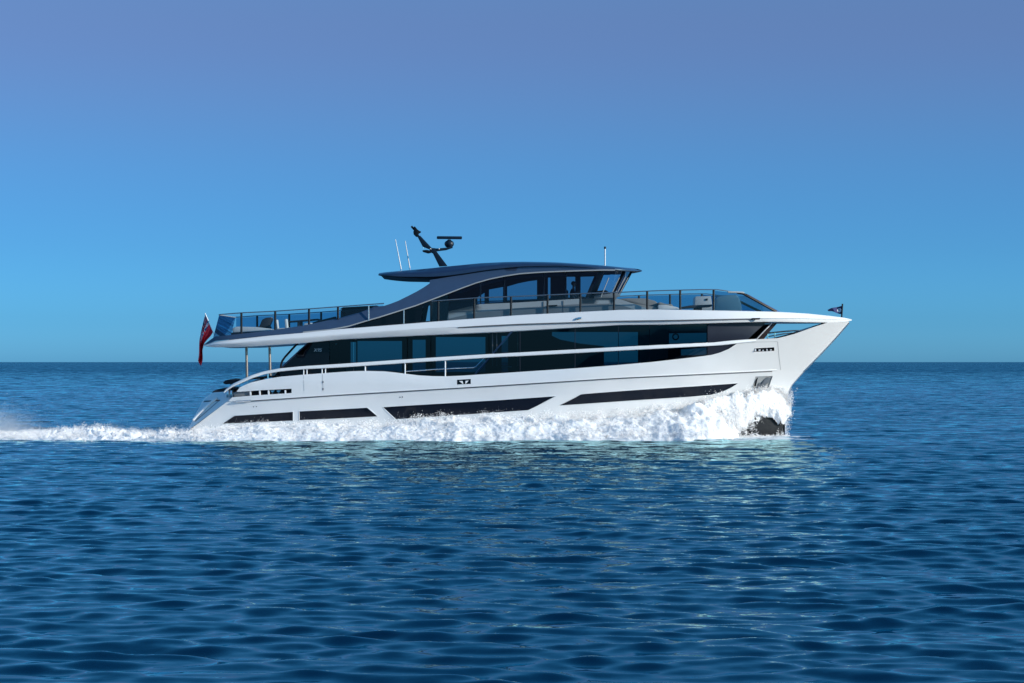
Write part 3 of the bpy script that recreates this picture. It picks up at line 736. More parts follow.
# lower grey side of the house
coam = [(448.6, 311.4), (480, 304.2), (520, 302.4), (578, 298.8), (612, 297.8), (622, 299.6), (645, 307.6), (650, 310.6), (578, 313.5), (520, 317), (447, 322)]
co = panel('lower_side_wall', coam, lambda x, z: -2.52 if x < 4.2 else -2.52 + .16 * (x - 4.2) * 0, M['silver'], wh, grid=8, t=.1, mirror='part', back=True)
panel('lower_side_recess', [(449, 318.6), (480, 311.8), (520, 307.8), (578, 304.2), (612, 303.6), (626, 306.6), (634, 309.2), (634, 312), (578, 314), (520, 317.4), (449, 322)], lambda x, z: -2.535, M['silver_d'], co, grid=10)
prism('door_grip', [(548.6, 305.2), (557.4, 304.8), (557.4, 306.2), (548.6, 306.6)], -2.6, -2.55, M['blackmetal'], co, .008)
for a in (543.6, 563.4): tube('door_seam', [P(a, 300.6 if a > 550 else 301.4, -2.54), P(a, 313, -2.54)], .012, M['seam_shade'], co, 6)
# floor and front trunk
def flr(px): return bm_(px) + (bt_(px) - bm_(px)) * .1
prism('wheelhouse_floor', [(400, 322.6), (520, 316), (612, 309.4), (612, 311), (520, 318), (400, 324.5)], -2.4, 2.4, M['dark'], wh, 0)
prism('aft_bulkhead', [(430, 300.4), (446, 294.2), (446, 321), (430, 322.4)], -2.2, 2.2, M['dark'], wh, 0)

# ---- mast
mast = prism('radar_mast', [(439.2, 266.4), (432.8, 253.4), (429.6, 251.6), (429.8, 249.4), (422.6, 246.6), (417.4, 236.6), (420, 235.4), (429.6, 245.6), (431.6, 247.8), (437, 248.4), (446, 247.6), (450.6, 246), (453, 247.6), (446, 250), (436.4, 251.2), (447.4, 265.8)], -.13, .13, M['radar'], yacht, .02)
prism('mast_head_light', [(413.6, 227), (414.8, 226.2), (417.6, 229.6), (420, 231.2), (418.4, 234), (419.6, 236.8), (416, 236.8), (413.6, 234.4), (413.2, 231.6), (414.4, 229.6)], -.10, .10, M['blackmetal'], mast, .02)
tube('mast_aerial', [P(411.4, 226.2, 0), P(415.8, 231.4, 0)], .045, M['blackmetal'], mast, 8)
prism('camera_head', [(417.2, 231.4), (420.6, 231), (421, 232.2), (418.6, 233.6)], -.09, .09, M['blackmetal'], mast, .015)
prism('horn_bracket', [(422.4, 250.2), (426.6, 249.8), (431.4, 250.6), (430.6, 252.4), (427.6, 253), (422.4, 251.4)], -.3, .3, M['blackmetal'], mast, .02)
tube('signal_light', [P(423.2, 248.6, -.2), P(423.2, 247.2, -.2)], .04, M['chrome'], mast, 8)
for a in (430.4, 439): tube('mast_lamp', [P(a, 249.2, -.15), P(a, 248.4, -.15)], .03, M['spk'], mast, 8)
def lathe(name, prof, c, m, par, seg=20):
    st = [[c + Vector((math.cos(t) * r, math.sin(t) * r, z)) for t in np.linspace(0, 2 * math.pi, seg + 1)[:-1]] for r, z in prof]
    return loft(name, st, m, par, closed=True, caps=True, angle=45)
rd = lathe('radar_dome', [(.05, -.17), (.15, -.15), (.205, -.06), (.21, .03), (.16, .10), (.10, .13), (.06, .18)], P(449.2, 243.6, 0), M['radar'], mast)
prism('radar_scanner', [(436.9, 236.4), (437.6, 236.1), (461.6, 236.3), (462.1, 237), (461.8, 238.9), (461.2, 239.2), (437.2, 238.9), (436.6, 238.2)], -.08, .08, M['radar'], rd, .03)
st = []
for (x0, y0, x1, y1, yy) in ((401.6, 271.6, 395.4, 239.4, -.9), (410.2, 270.4, 405.2, 241, .9)):
    an = tube('whip_antenna', [P(x0, y0, yy), P(x1, y1, yy)], .028, M['whip'], yacht, 8, .016)
    tube('antenna_base', [P(x0, y0 + 1, yy), P(x0 - .4, y0 - 2.6, yy)], .045, M['chrome'], an, 8)
pl = tube('light_pole', [P(605, 266, 0), P(605, 248.6, 0)], .03, M['whip'], yacht, 8)
tube('pole_lamp', [P(605, 248.8, 0), P(605, 246.6, 0)], .045, M['blackmetal'], pl, 8)

# ---- glass balustrades
def railing(name, tops, bots, posts, glassm, inset, wide=.024, glass_panels=True, side=1):
    rtop = crv(tops, 2); bot = bots
    y_ = lambda px, py: on(px, py, lambda x, z: -(slabB(x) - inset))
    fl_ = lambda v: Vector((v.x, v.y * side, v.z))
    xs = [tops[0][0]] + [x for x in np.arange(tops[0][0] + 4, tops[-1][0], 6)] + [tops[-1][0]]
    rl = tube(name, [fl_(y_(x, rtop(x))) for x in xs], wide, M['steel'], yacht, 8)
    for x in posts:
        a = fl_(y_(x, rtop(x))); b = fl_(y_(x, bot(x) + 1)); b.y = a.y
        tube('railing_post', [b, a], .048, M['blackmetal'], rl, 8)
    if glass_panels:
        ed = sorted(set([tops[0][0]] + list(posts) + [tops[-1][0]]))
        for a, b in zip(ed[:-1], ed[1:]):
            if b - a < 5: continue
            a += .5; b -= .5
            xs2 = np.linspace(a, b, max(2, int((b - a) / 8) + 1))
            st = []
            for x in xs2:
                t_ = fl_(y_(x, rtop(x) + .9)); q = fl_(y_(x, bot(x) + .8)); q.y = t_.y; q.x = t_.x
                st.append([q, t_])
            loft('glass_panel', st, glassm, rl)
    return rl, rtop
aft_top = [(219.2, 314.6), (239.8, 312.9), (275, 311.2), (309, 308.9), (360, 305.1), (384, 303.4)]
swtop = crv(sorted([(x, y) for x, y in sw_up if x <= 384]), 0)
for s_ in (1, -1):
    rl, _ = railing('aft_railing', aft_top, swtop, [241.4, 275.2, 309, 338] if s_ > 0 else [241.4, 275.2, 309], M['glass_aft'] if s_ > 0 else M['glass_port'], .30, side=s_)
    if s_ > 0:
        # slanting end screen across the stern
        T = on(219.2, 314.8, lambda x, z: -(slabB(x) - .3)); Bq = on(213.4, 337.6, lambda x, z: -(slabB(x) - .3)); Bx = on(219.2, 336, lambda x, z: -(slabB(x) - .3))
        loft('stern_glass_panel', [[Vector((Bq.x, y, Bq.z)), Vector((T.x, y, T.z))] for y in np.linspace(T.y, -T.y, 7)], M['glass_stern'], rl)
        mesh_obj('corner_glass_panel', [Bq, Vector((Bx.x, T.y, Bx.z)), T], [[0, 1, 2]], M['glass_aft'], rl)
        tube('stern_rail', [Vector((T.x, y, T.z)) for y in np.linspace(T.y, -T.y, 5)], .028, M['silver'], rl)
side_top = [(431.6, 301.2), (480, 297.7), (520, 296.2), (580, 293.6), (617, 292.4), (660, 290.6), (700, 289.6), (718, 289.6), (731, 291.6), (743, 293.2)]
for s_ in (1, -1):
    rl, _ = railing('side_railing', side_top, bt_, [438.2, 474.2, 511, 547.6, 580.4, 614, 647.2, 680.2, 713.6], M['glass_rail'] if s_ > 0 else M['glass_port'], .24, side=s_)
tube('low_post', [P(403.8, 310.2, -3.05), P(403.8, 323.8, -3.05)], .03, M['steel'], rl, 8)
tube('low_post', [P(368.6, 305.6, -3.1), P(368.6, 321, -3.1)], .028, M['steel'], rl, 8)
# wind screen at the forward end of the flybridge
ins = lambda x, z: -(slabB(x) - .24)
fw0 = on(743, 293.4, ins); fw1 = on(776, 311.8, ins)
scr = empty('flybridge_windscreen', P(760, 311, 0), parent=yacht)
for s_ in (1, -1):
    V = [on(a, b, ins) for a, b in ((714.4, 290.6), (731, 292.6), (743, 294.2), (758, 302), (775, 311.6), (745, 311.4), (714.4, 310.4))]
    V = [Vector((v.x, v.y * s_, v.z)) for v in V]
    mesh_obj('side_glass', V, [list(range(7))], M['glass_port'], scr)
    tube('screen_frame', [Vector((v.x, v.y * s_, v.z)) for v in [on(a, b, ins, .01) for a, b in ((737, 292.6), (743, 293.6), (750, 297.4), (758, 301.8), (767, 306.8), (776, 311.7))]], .05, M['blackmetal'], scr, 8)
    tube('screen_rail', [Vector((v.x, v.y * s_, v.z)) for v in [on(a, b, ins, .03) for a, b in ((728, 292.2), (736, 292.2), (743, 292.6), (744, 293.2))]], .04, M['silver'], scr, 8)
    tube('screen_rail', [Vector((v.x, v.y * s_, v.z)) for v in [on(a, b, ins, .05) for a, b in ((746, 294), (758, 300.6), (767, 305.6), (777, 311))]], .02, M['blackmetal'], scr, 8)
st = []
for k in np.linspace(-1, 1, 9):
    bulge = (1 - k * k) * .5
    st.append([Vector((fw1.x + bulge, fw1.y * -k, fw1.z)), Vector((fw0.x + bulge, fw0.y * -k, fw0.z))])
loft('front_glass', st, M['glass_rail'], scr)
# foredeck guard rail inside the side opening
fr = tube('foredeck_rail', [P(a, b, -1.3) for a, b in ((765, 333.4), (780, 331.8), (792, 330.8), (801, 330.6), (812, 327))], .03, M['chrome'], yacht, 8)
tube('foredeck_rail_bar', [P(a, b, -1.3) for a, b in ((768, 336.6), (784, 333.8), (800, 332.2))], .022, M['chrome'], fr, 8)
for a, b0, b1 in ((767.6, 331.6, 341), (774.8, 332.4, 341)): tube('foredeck_rail_post', [P(a, b0, -1.3), P(a, b1, -1.3)], .025, M['chrome'], fr, 8)

# ================================================================== LOOSE THINGS ON DECK
def on_fly(px, y): return P(px, flr(px), y)
t = empty('sun_lounger', on_fly(250, -1.6), 'low pale sun lounger on the aft upper deck behind the glass screen', 'sun lounger')
prism('cushion', [(232, 328.4), (236, 326.6), (256, 327), (270, 328.6), (276, 330.4), (276, 333), (233, 335.6)], -2.1, -1.0, M['cush'], t, .05)
prism('frame', [(231, 332.6), (277, 330.4), (277, 333.4), (231, 338)], -2.15, -.95, M['cushd'], t, .03)
prism('headrest', [(232, 329), (240, 326), (242, 327.6), (240, 330), (233, 331.6)], -1.9, -1.2, M['silver_d'], t, .04)
t = empty('deck_chair', on_fly(266, -1.2), 'black high-backed deck chair among the pale seats on the aft upper deck', 'chair')
prism('seat', [(254, 327.6), (262, 325.6), (270, 326), (270, 331.6), (255, 333)], -1.5, -.8, M['cushd'], t, .05)
prism('backrest', [(259, 327), (262, 319.6), (266, 317.6), (271, 317.4), (272, 319), (268, 328), (264, 329)], -1.5, -.8, M['cushd'], t, .05)
prism('headrest', [(265, 318.4), (271.6, 316.8), (270.6, 321), (267.6, 322.4)], -1.4, -.9, M['silver_d'], t, .04)
def chair(px, y, label, m, sc_=1.0):
    t = empty('dining_chair', on_fly(px, y), label, 'chair', 'pale chairs at the aft upper deck table')
    f = flr(px)
    prism('seat', [(px - 5, f - 10.6), (px + 5, f - 11), (px + 5, f - 8.2), (px - 5, f - 7.8)], y - .27, y + .27, m, t, .04)
    prism('backrest', [(px - 5.6, f - 10), (px - 6, f - 19), (px - 4, f - 19.4), (px - 3, f - 10)], y - .27, y + .27, m, t, .03)
    for dx in (-4.4, 4.4):
        for dy in (-.22, .22): tube('leg', [P(px + dx, f, y + dy), P(px + dx * .9, f - 9, y + dy)], .02, M['silver'], t, 6)
    return t
chair(281, -1.0, 'pale dining chair nearest the black deck chair on the aft upper deck', M['cush'])
chair(290.5, -1.7, 'pale dining chair beside the small table on the aft upper deck', M['cush'])
t = empty('dining_table', on_fly(299, -.4), 'dark topped dining table on the aft upper deck behind the railing', 'table')
prism('table_top', [(286, flr(299) - 16.4), (318, flr(299) - 19), (318, flr(299) - 17.8), (286, flr(299) - 15.2)], -.9, .5, M['cushd'], t, .01)
tube('pedestal', [P(300, flr(300) - 16, -.2), P(300, flr(300), -.2)], .12, M['silver_d'], t, 12)
t = empty('outdoor_sofa', on_fly(318, -1.4), 'dark grey outdoor sofa with pale seat between the table and the bar', 'sofa')
prism('base', [(306, 326), (336, 321), (336, 327), (306, 332)], -2.0, -1.1, M['cushg'], t, .04)
prism('seat_cushion', [(304, 323.4), (312, 322.6), (312, 325.6), (304, 327)], -1.95, -1.15, M['cush'], t, .04)
prism('backrest', [(312, 322.6), (318, 320.6), (336, 316.2), (337, 320.6), (312, 326)], -1.3, -1.1, M['cushd'], t, .05)
t = empty('bar_unit', on_fly(354, -1.2), 'black bar unit under the sloping navy arch on the upper deck', 'bar')
prism('cabinet', [(340.4, 311), (343.6, 308.6), (376, 306.8), (376, 322), (340.4, 324)], -2.2, 1.2, M['black'], t, .04)
prism('counter_top', [(339.6, 309.2), (343, 307.2), (377, 305.4), (377, 306.6), (343.6, 308.5)], -2.3, 1.3, M['blackmetal'], t, .01)
# forward flybridge seating
t = empty('lounge_seat', on_fly(640, -1.2), 'grey upholstered lounge seat ahead of the wheelhouse windscreen', 'seat')
prism('seat_base', [(622, 300.6), (640, 304.6), (656, 307), (661, 309.6), (661, 313), (622, 313)], -2.0, -.6, M['cushg'], t, .05)
prism('backrest', [(619, 298.8), (628, 298.2), (646, 298.4), (655, 300.8), (660, 305), (661.6, 309.4), (652, 308.6), (636, 303.6)], -1.75, -.7, M['cushg'], t, .06)
t = empty('sun_pad', on_fly(668, -1.2), 'low grey sun pad with a raised pillow at its aft end', 'sun pad')
prism('mattress', [(658, 305), (666, 305), (677, 307), (680, 309), (680, 313), (658, 313)], -2.1, -.6, M['cush'], t, .05)
prism('pillow', [(657.6, 303), (660, 302), (666, 304), (671.6, 304), (674, 307), (660, 307.6)], -2.0, -.7, M['cushg'], t, .05)
t = empty('forward_table', on_fly(695, -1), 'dark low table in front of the forward upper deck seats', 'table')
prism('table_top', [(682, 306.8), (690, 305.4), (712, 304.4), (712, 306.6), (684, 308.4)], -1.6, -.3, M['cushd'], t, .02)
prism('pedestal', [(694, 306), (702, 305.6), (702, 313.6), (694, 313.6)], -1.1, -.8, M['cushd'], t, .02)
t = empty('console_cabinet', on_fly(703, .6), 'pale grey console cabinet behind the forward upper deck table', 'cabinet')
prism('body', [(694.8, 297.6), (696, 296.4), (711, 296), (712, 304.6), (712, 314), (694, 314)], .2, 1.2, M['silver'], t, .03)
prism('handle', [(705.6, 298.6), (707.8, 298.4), (707.8, 300.4), (705.6, 300.6)], .17, .2, M['blackmetal'], t, .004)
t = empty('helm_bench', on_fly(730, -1), 'rounded pale grey bench behind the raked forward screen', 'bench')
prism('backrest', [(714.6, 299.6), (718, 296.6), (727, 295), (737, 294.6), (739.6, 298), (741.6, 305), (742, 313), (714.6, 313)], -1.9, -1.4, M['silver'], t, .1)
prism('seat', [(716, 305.6), (741, 306), (741.6, 314), (716, 314)], -1.4, -.2, M['cush'], t, .05)
# aft cockpit
t = empty('padded_stool', P(231, 391.4, -1.2), 'dark padded seat standing higher on the stern deck by the rail', 'seat')
prism('cushion', [(223, 382.4), (225.4, 380.2), (236, 379.4), (242, 380), (242, 383), (226, 384.4), (223.4, 383.6)], -1.6, -.8, M['cushd'], t, .04)
prism('cover', [(227, 379.8), (236, 378.4), (239.6, 379), (236, 380), (227, 380.6)], -1.5, -.9, M['silver_d'], t, .02)
tube('pedestal', [P(232, 383.6, -1.2), P(232, 391.6, -1.2)], .07, M['silver_d'], t, 8)
t = empty('sun_pad', P(218, 392, -1.2), 'dark low sun pad at the very stern of the yacht', 'sun pad')
prism('mattress', [(211.6, 392.8), (213.8, 390.6), (219, 388.8), (229, 387), (231, 389), (228, 393), (214, 394)], -2.0, 2.0, M['cushd'], t, .05)
t = empty('cockpit_table', P(262, 388, -.6), 'brown teak table on the covered aft deck behind the white bulwark', 'table')
prism('table_top', [(248, 377.8), (262, 376.4), (276, 375.4), (276, 377), (262, 378.2), (248, 379.8)], -1.2, .2, M['brown'], t, .015)
tube('pedestal', [P(262, 377.6, -.5), P(262, 389, -.5)], .09, M['silver_d'], t, 10)

# ================================================================== FLAGS
en = empty('red_ensign', P(214, 334, -1.0), 'red ensign with a union canton drooping from the raked stern staff', 'flag')
FY = -1.0
tube('flagstaff', [P(215.2, 336.6, FY), P(205, 313.2, FY)], .022, M['white2'], en, 8)
def flag_cloth(name, NU, NV, pos, colf, par, mats):
    V = [pos(i / NU, j / NV) for i in range(NU + 1) for j in range(NV + 1)]; Fc = []; fm = []
    for i in range(NU):
        for j in range(NV):
            Fc.append([i * (NV + 1) + j, i * (NV + 1) + j + 1, (i + 1) * (NV + 1) + j + 1, (i + 1) * (NV + 1) + j]); fm.append(colf((i + .5) / NU, (j + .5) / NV))
    me = bpy.data.meshes.new(name); me.from_pydata([tuple(v) for v in V], [], Fc)
    for m_ in mats: me.materials.append(m_)
    me.polygons.foreach_set('material_index', fm); me.polygons.foreach_set('use_smooth', [True] * len(Fc))
    o = bpy.data.objects.new(name, me); C.objects.link(o); o.parent = par; o.matrix_parent_inverse = Matrix.Translation(-wloc(par))
    sm_ = o.modifiers.new('thickness', 'SOLIDIFY'); sm_.thickness = .006
    return o
top_e = crv([(0, 205.2), (.12, 204), (.5, 201.4), (.8, 198.6), (.92, 197), (1, 197.4)])
def ens(u, v):
    h = Vector((205.2, 314)).lerp(Vector((212.8, 331.6)), u)
    yy = (314 + 46 * v) if u < 0 else None
    endp = Vector((197.6, 360.5)).lerp(Vector((201.8, 366)), u)
    a = h.lerp(endp, v)
    # pull the lower edge in as the cloth hangs down
    g = 4 * v * (1 - v)
    a.x += g * (-1.2 + 2.6 * u) - (1.6 * g if v > .55 else 0) * 0; a.y += g * (2.5 * (1 - u)) * .3
    a.x -= 6.2 * u * sm(v / .4) * (1 - sm((v - .5) / .5))
    wv = (.16 * math.sin(u * 9 + v * 3.5) + .07 * math.sin(u * 17 - v * 6)) * min(1, v * 2.5)
    a.x += .9 * math.sin(v * 8 + 1 + u * 2) * v
    return P(a.x, a.y, FY + wv)
def ecol(u, v):
    if u < .5 and v < .5:
        s, t_ = v * 2, u * 2
        if abs(s - .5) < .055 or abs(t_ - .5) < .09: return 0
        if abs(s - .5) < .085 or abs(t_ - .5) < .14: return 1
        d = min(abs(s - t_), abs(s + t_ - 1))
        if d < .04: return 0
        if d < .10: return 1
        return 2
    return 0
flag_cloth('ensign_cloth', 56, 80, ens, ecol, en, [M['red'], M['fwhite'], M['fblue']])
bp = empty('bow_pennant', P(842.3, 317.4, 0), 'small navy pennant with a white round emblem on the bow staff', 'flag')
tube('jackstaff', [P(841.6, 318.4, 0), P(842.5, 303.8, 0)], .035, M['blackmetal'], bp, 8)
def pen(u, v):
    a = Vector((842.3, 305.6)).lerp(Vector((841.8, 314.4)), u); e = Vector((827.4, 309.6)).lerp(Vector((828.6, 310.8)), u)
    q = a.lerp(e, v); q.y += .7 * math.sin(v * 6.5 + .6) * v
    return P(q.x, q.y, .22 * math.sin(v * 7 + u) * v)
def pcol(u, v):
    d = math.hypot((v - .2) * 15, (u - .52) * 7.4)
    return 1 if (d < 2.1 and not (d < 1.0 and u < .52)) else 0
flag_cloth('pennant_cloth', 30, 50, pen, pcol, bp, [M['fblue'], M['fwhite']])

# ================================================================== HELMSMAN
def skinned(name, joints, edges, m, par, lvl=2):
    me = bpy.data.meshes.new(name); me.from_pydata([j[0] for j in joints], edges, [])
    o = bpy.data.objects.new(name, me); C.objects.link(o)
    o.modifiers.new('skin', 'SKIN'); sk = me.skin_vertices[0].data
    for i, j in enumerate(joints): sk[i].radius = (j[1], j[1] if len(j) < 3 else j[2]); sk[i].use_root = (i == 0)
    sb_ = o.modifiers.new('sub', 'SUBSURF'); sb_.levels = lvl; sb_.render_levels = lvl
    bpy.context.view_layer.update()
    m2 = bpy.data.meshes.new_from_object(o.evaluated_get(bpy.context.evaluated_depsgraph_get()))
    bpy.data.objects.remove(o); m2.name = name; m2.materials.clear(); m2.materials.append(m)
    m2.polygons.foreach_set('use_smooth', [True] * len(m2.polygons))
    o = bpy.data.objects.new(name, m2); C.objects.link(o)
    if par: o.parent = par
    return o
HYY = .55
hp = P(573.6, 283.9, HYY)                      # middle of the head
base = Vector((hp.x - .06, HYY, hp.z - .78))   # hips on the seat
per = empty('person', base, 'person in a dark shirt seated at the helm inside the wheelhouse', 'person')
def body(par):
    J = [((0, 0, 0), .14, .16), ((.0, 0, .18), .125, .15), ((.01, 0, .36), .14, .17), ((.03, 0, .50), .10, .15), ((.04, 0, .58), .055), ((.06, 0, .66), .052), ((.07, 0, .72), .082, .075), ((.065, 0, .80), .09, .078), ((.06, 0, .86), .06)]
    E_ = [(i, i + 1) for i in range(8)]
    for s in (1, -1):
        b = len(J)
        J += [((.03, .19 * s, .49), .062), ((.10, .25 * s, .25), .045), ((.30, .18 * s, .16), .038), ((.40, .15 * s, .19), .028), ((.46, .14 * s, .20), .024)]
        E_ += [(3, b), (b, b + 1), (b + 1, b + 2), (b + 2, b + 3), (b + 3, b + 4)]
        for k in range(5):
            f0 = len(J); yy = .14 * s + (k - 2) * .018
            if k == 4: J += [((.43, .14 * s - s * .04, .21), .010), ((.46, .14 * s - s * .055, .20), .009)]
            else: J += [((.51, yy, .195), .010), ((.54, yy, .165), .009), ((.525, yy, .14), .008)]
            E_ += [(b + 4 if k < 4 else b + 3, f0)] + [(f0 + i, f0 + i + 1) for i in range(len(J) - f0 - 1)]
        b = len(J)
        J += [((.05, .10 * s, -.01), .10), ((.42, .13 * s, .03), .065), ((.46, .13 * s, -.38), .045), ((.47, .13 * s, -.43), .045), ((.58, .14 * s, -.45), .035)]
        E_ += [(0, b)] + [(b + i, b + i + 1) for i in range(4)]
    return skinned('body', J, E_, M['skin'], par)
pb = body(per)
pb.data.materials.append(M['shirt']); pb.data.materials.append(M['trouser'])
for p in pb.data.polygons:
    c = p.center
    if c.z < .06 and c.x < .5 and not (c.x > .4 and c.z > .12): p.material_index = 2
    elif c.z < .56 and c.x < .28: p.material_index = 1
bm = bmesh.new(); bmesh.ops.create_uvsphere(bm, u_segments=20, v_segments=14, radius=1)
for v in list(bm.verts):
    if v.co.z < -.1 and v.co.x > -.2: bm.verts.remove(v)
for v in bm.verts: v.co = Vector((v.co.x * .108 + .055, v.co.y * .092, v.co.z * .105 + .80)) if v.co.x < .55 or v.co.z > .5 else Vector((v.co.x * .085 + .055, v.co.y * .085, v.co.z * .10 + .80))
me = bpy.data.meshes.new('hair'); bm.to_mesh(me); bm.free(); me.materials.append(M['hair']); o = bpy.data.objects.new('hair', me); C.objects.link(o); o.parent = per
for nm, cc, rr, mm in (('nose', (.163, 0, .765), (.018, .014, .022), 'skin'), ('eye', (.148, .032, .79), (.010, .013, .009), 'fwhite'), ('eye', (.148, -.032, .79), (.010, .013, .009), 'fwhite'), ('mouth', (.148, 0, .722), (.008, .024, .006), 'red'), ('ear', (.06, .088, .77), (.02, .01, .03), 'skin'), ('ear', (.06, -.088, .77), (.02, .01, .03), 'skin')):
    bm = bmesh.new(); bmesh.ops.create_uvsphere(bm, u_segments=10, v_segments=8, radius=1)
    for v in bm.verts: v.co = Vector((v.co.x * rr[0] + cc[0], v.co.y * rr[1] + cc[1], v.co.z * rr[2] + cc[2]))
    me = bpy.data.meshes.new(nm); bm.to_mesh(me); bm.free(); me.materials.append(M[mm]); o = bpy.data.objects.new(nm, me); C.objects.link(o); o.parent = per
hc = empty('helm_chair', Vector((base.x, HYY, P(570, 317, HYY).z)), 'black helm chair under the seated person in the wheelhouse', 'chair')
bz = base.z
box('seat', (base.x - .22, HYY - .26, bz - .26), (base.x + .30, HYY + .26, bz - .12), M['cushd'], hc, .05)
box('backrest', (base.x - .34, HYY - .25, bz - .2), (base.x - .18, HYY + .25, bz + .50), M['cushd'], hc, .06)
tube('pedestal', [Vector((base.x, HYY, P(570, 317, HYY).z)), Vector((base.x, HYY, bz - .2))], .08, M['blackmetal'], hc, 12)

# ================================================================== SPRAY AND WAKE
def foam_mat(name, col=(.86, .88, .90), tr=.45, cloud=False):
    m = bpy.data.materials.new(name); m.use_nodes = True; n = m.node_tree; n.nodes.remove(n.nodes['Principled BSDF'])
    d = n.nodes.new('ShaderNodeBsdfDiffuse'); d.inputs[0].default_value = (*col, 1)
    if cloud:    # a cloud of drops scatters as its own outline does, not as each drop's facets
        g = n.nodes.new('ShaderNodeNewGeometry'); a = n.nodes.new('ShaderNodeVectorMath'); a.operation = 'SCALE'; a.inputs[3].default_value = .45; n.links.new(g.outputs['Normal'], a.inputs[0])
        b = n.nodes.new('ShaderNodeVectorMath'); b.inputs[1].default_value = (.50, -.62, .55); n.links.new(a.outputs[0], b.inputs[0])
        c = n.nodes.new('ShaderNodeVectorMath'); c.operation = 'NORMALIZE'; n.links.new(b.outputs[0], c.inputs[0]); n.links.new(c.outputs[0], d.inputs['Normal'])
    t = n.nodes.new('ShaderNodeBsdfTranslucent'); t.inputs[0].default_value = (*col, 1)
    if cloud:
        x = n.nodes.new('ShaderNodeAddShader'); t.inputs[0].default_value = (tr, tr, tr, 1); n.links.new(c.outputs[0], t.inputs['Normal'])
        n.links.new(d.outputs[0], x.inputs[0]); n.links.new(t.outputs[0], x.inputs[1])
    else:
        x = n.nodes.new('ShaderNodeMixShader'); x.inputs[0].default_value = tr
        n.links.new(d.outputs[0], x.inputs[1]); n.links.new(t.outputs[0], x.inputs[2])
    n.links.new(x.outputs[0], n.nodes['Material Output'].inputs[0])
    return m
def froth_mat(name):
    m = bpy.data.materials.new(name); m.use_nodes = True; b = m.node_tree.nodes['Principled BSDF']
    b.inputs['Base Color'].default_value = (.97, .962, .95, 1); b.inputs['Roughness'].default_value = .8; b.inputs['Specular IOR Level'].default_value = .1
    b.inputs['Subsurface Weight'].default_value = 1.0; b.inputs['Subsurface Radius'].default_value = (1, 1, 1); b.inputs['Subsurface Scale'].default_value = .20
    return m
M['foam'] = froth_mat('white_froth'); M['foam_flat'] = foam_mat('white_foam', (.93, .935, .94), .1); M['drop'] = foam_mat('spray_drops', (.93, .93, .935), .34, True)

def droplets(name, pts, rad, label=None):
    """one stuff object of many small irregular drops"""
    pts = np.asarray(pts, np.float32); rad = np.asarray(rad, np.float32); n = len(pts)
    base = np.array([(1, 0, -.35), (-.5, .87, -.35), (-.5, -.87, -.35), (0, 0, 1)], np.float32)
    tri = np.array([(0, 2, 1), (0, 1, 3), (1, 2, 3), (2, 0, 3)], np.int32)
    q = rng.normal(size=(n, 4)).astype(np.float32); q /= np.linalg.norm(q, axis=1, keepdims=True); w_, x, y, z = q.T
    Rm = np.stack([1 - 2 * (y * y + z * z), 2 * (x * y - z * w_), 2 * (x * z + y * w_), 2 * (x * y + z * w_), 1 - 2 * (x * x + z * z), 2 * (y * z - x * w_), 2 * (x * z - y * w_), 2 * (y * z + x * w_), 1 - 2 * (x * x + y * y)], 1).reshape(n, 3, 3)
    V = np.einsum('nij,kj->nki', Rm, base) * rad[:, None, None] + pts[:, None, :]
    T = (tri[None] + (np.arange(n, dtype=np.int32) * 4)[:, None, None]).reshape(-1)
    me = bpy.data.meshes.new(name); me.vertices.add(n * 4); me.vertices.foreach_set('co', V.ravel().astype(np.float32))
    me.loops.add(len(T)); me.loops.foreach_set('vertex_index', T); me.polygons.add(len(T) // 3)
    me.polygons.foreach_set('loop_start', np.arange(len(T) // 3, dtype=np.int32) * 3); me.polygons.foreach_set('use_smooth', np.ones(len(T) // 3, bool)); me.update(); me.materials.append(M['drop'])
    o = bpy.data.objects.new(name, me); C.objects.link(o); return tag(o, label, 'spray' if label else None, kind='stuff')

topH = crv([(186, 432), (196, 427), (215, 426), (230, 423.5), (260, 422), (300, 420.5), (340, 420), (380, 419.5), (410, 417), (430, 414.5), (450, 411.5), (470, 410), (490, 411), (520, 411), (550, 411), (575, 410), (600, 410), (625, 408), (650, 406), (675, 403.5), (700, 400.5), (720, 396.5), (740, 392), (755, 388), (770, 386.5), (790, 389), (796, 396)], 5)
def wz(py, y): return P(0, py, y).z
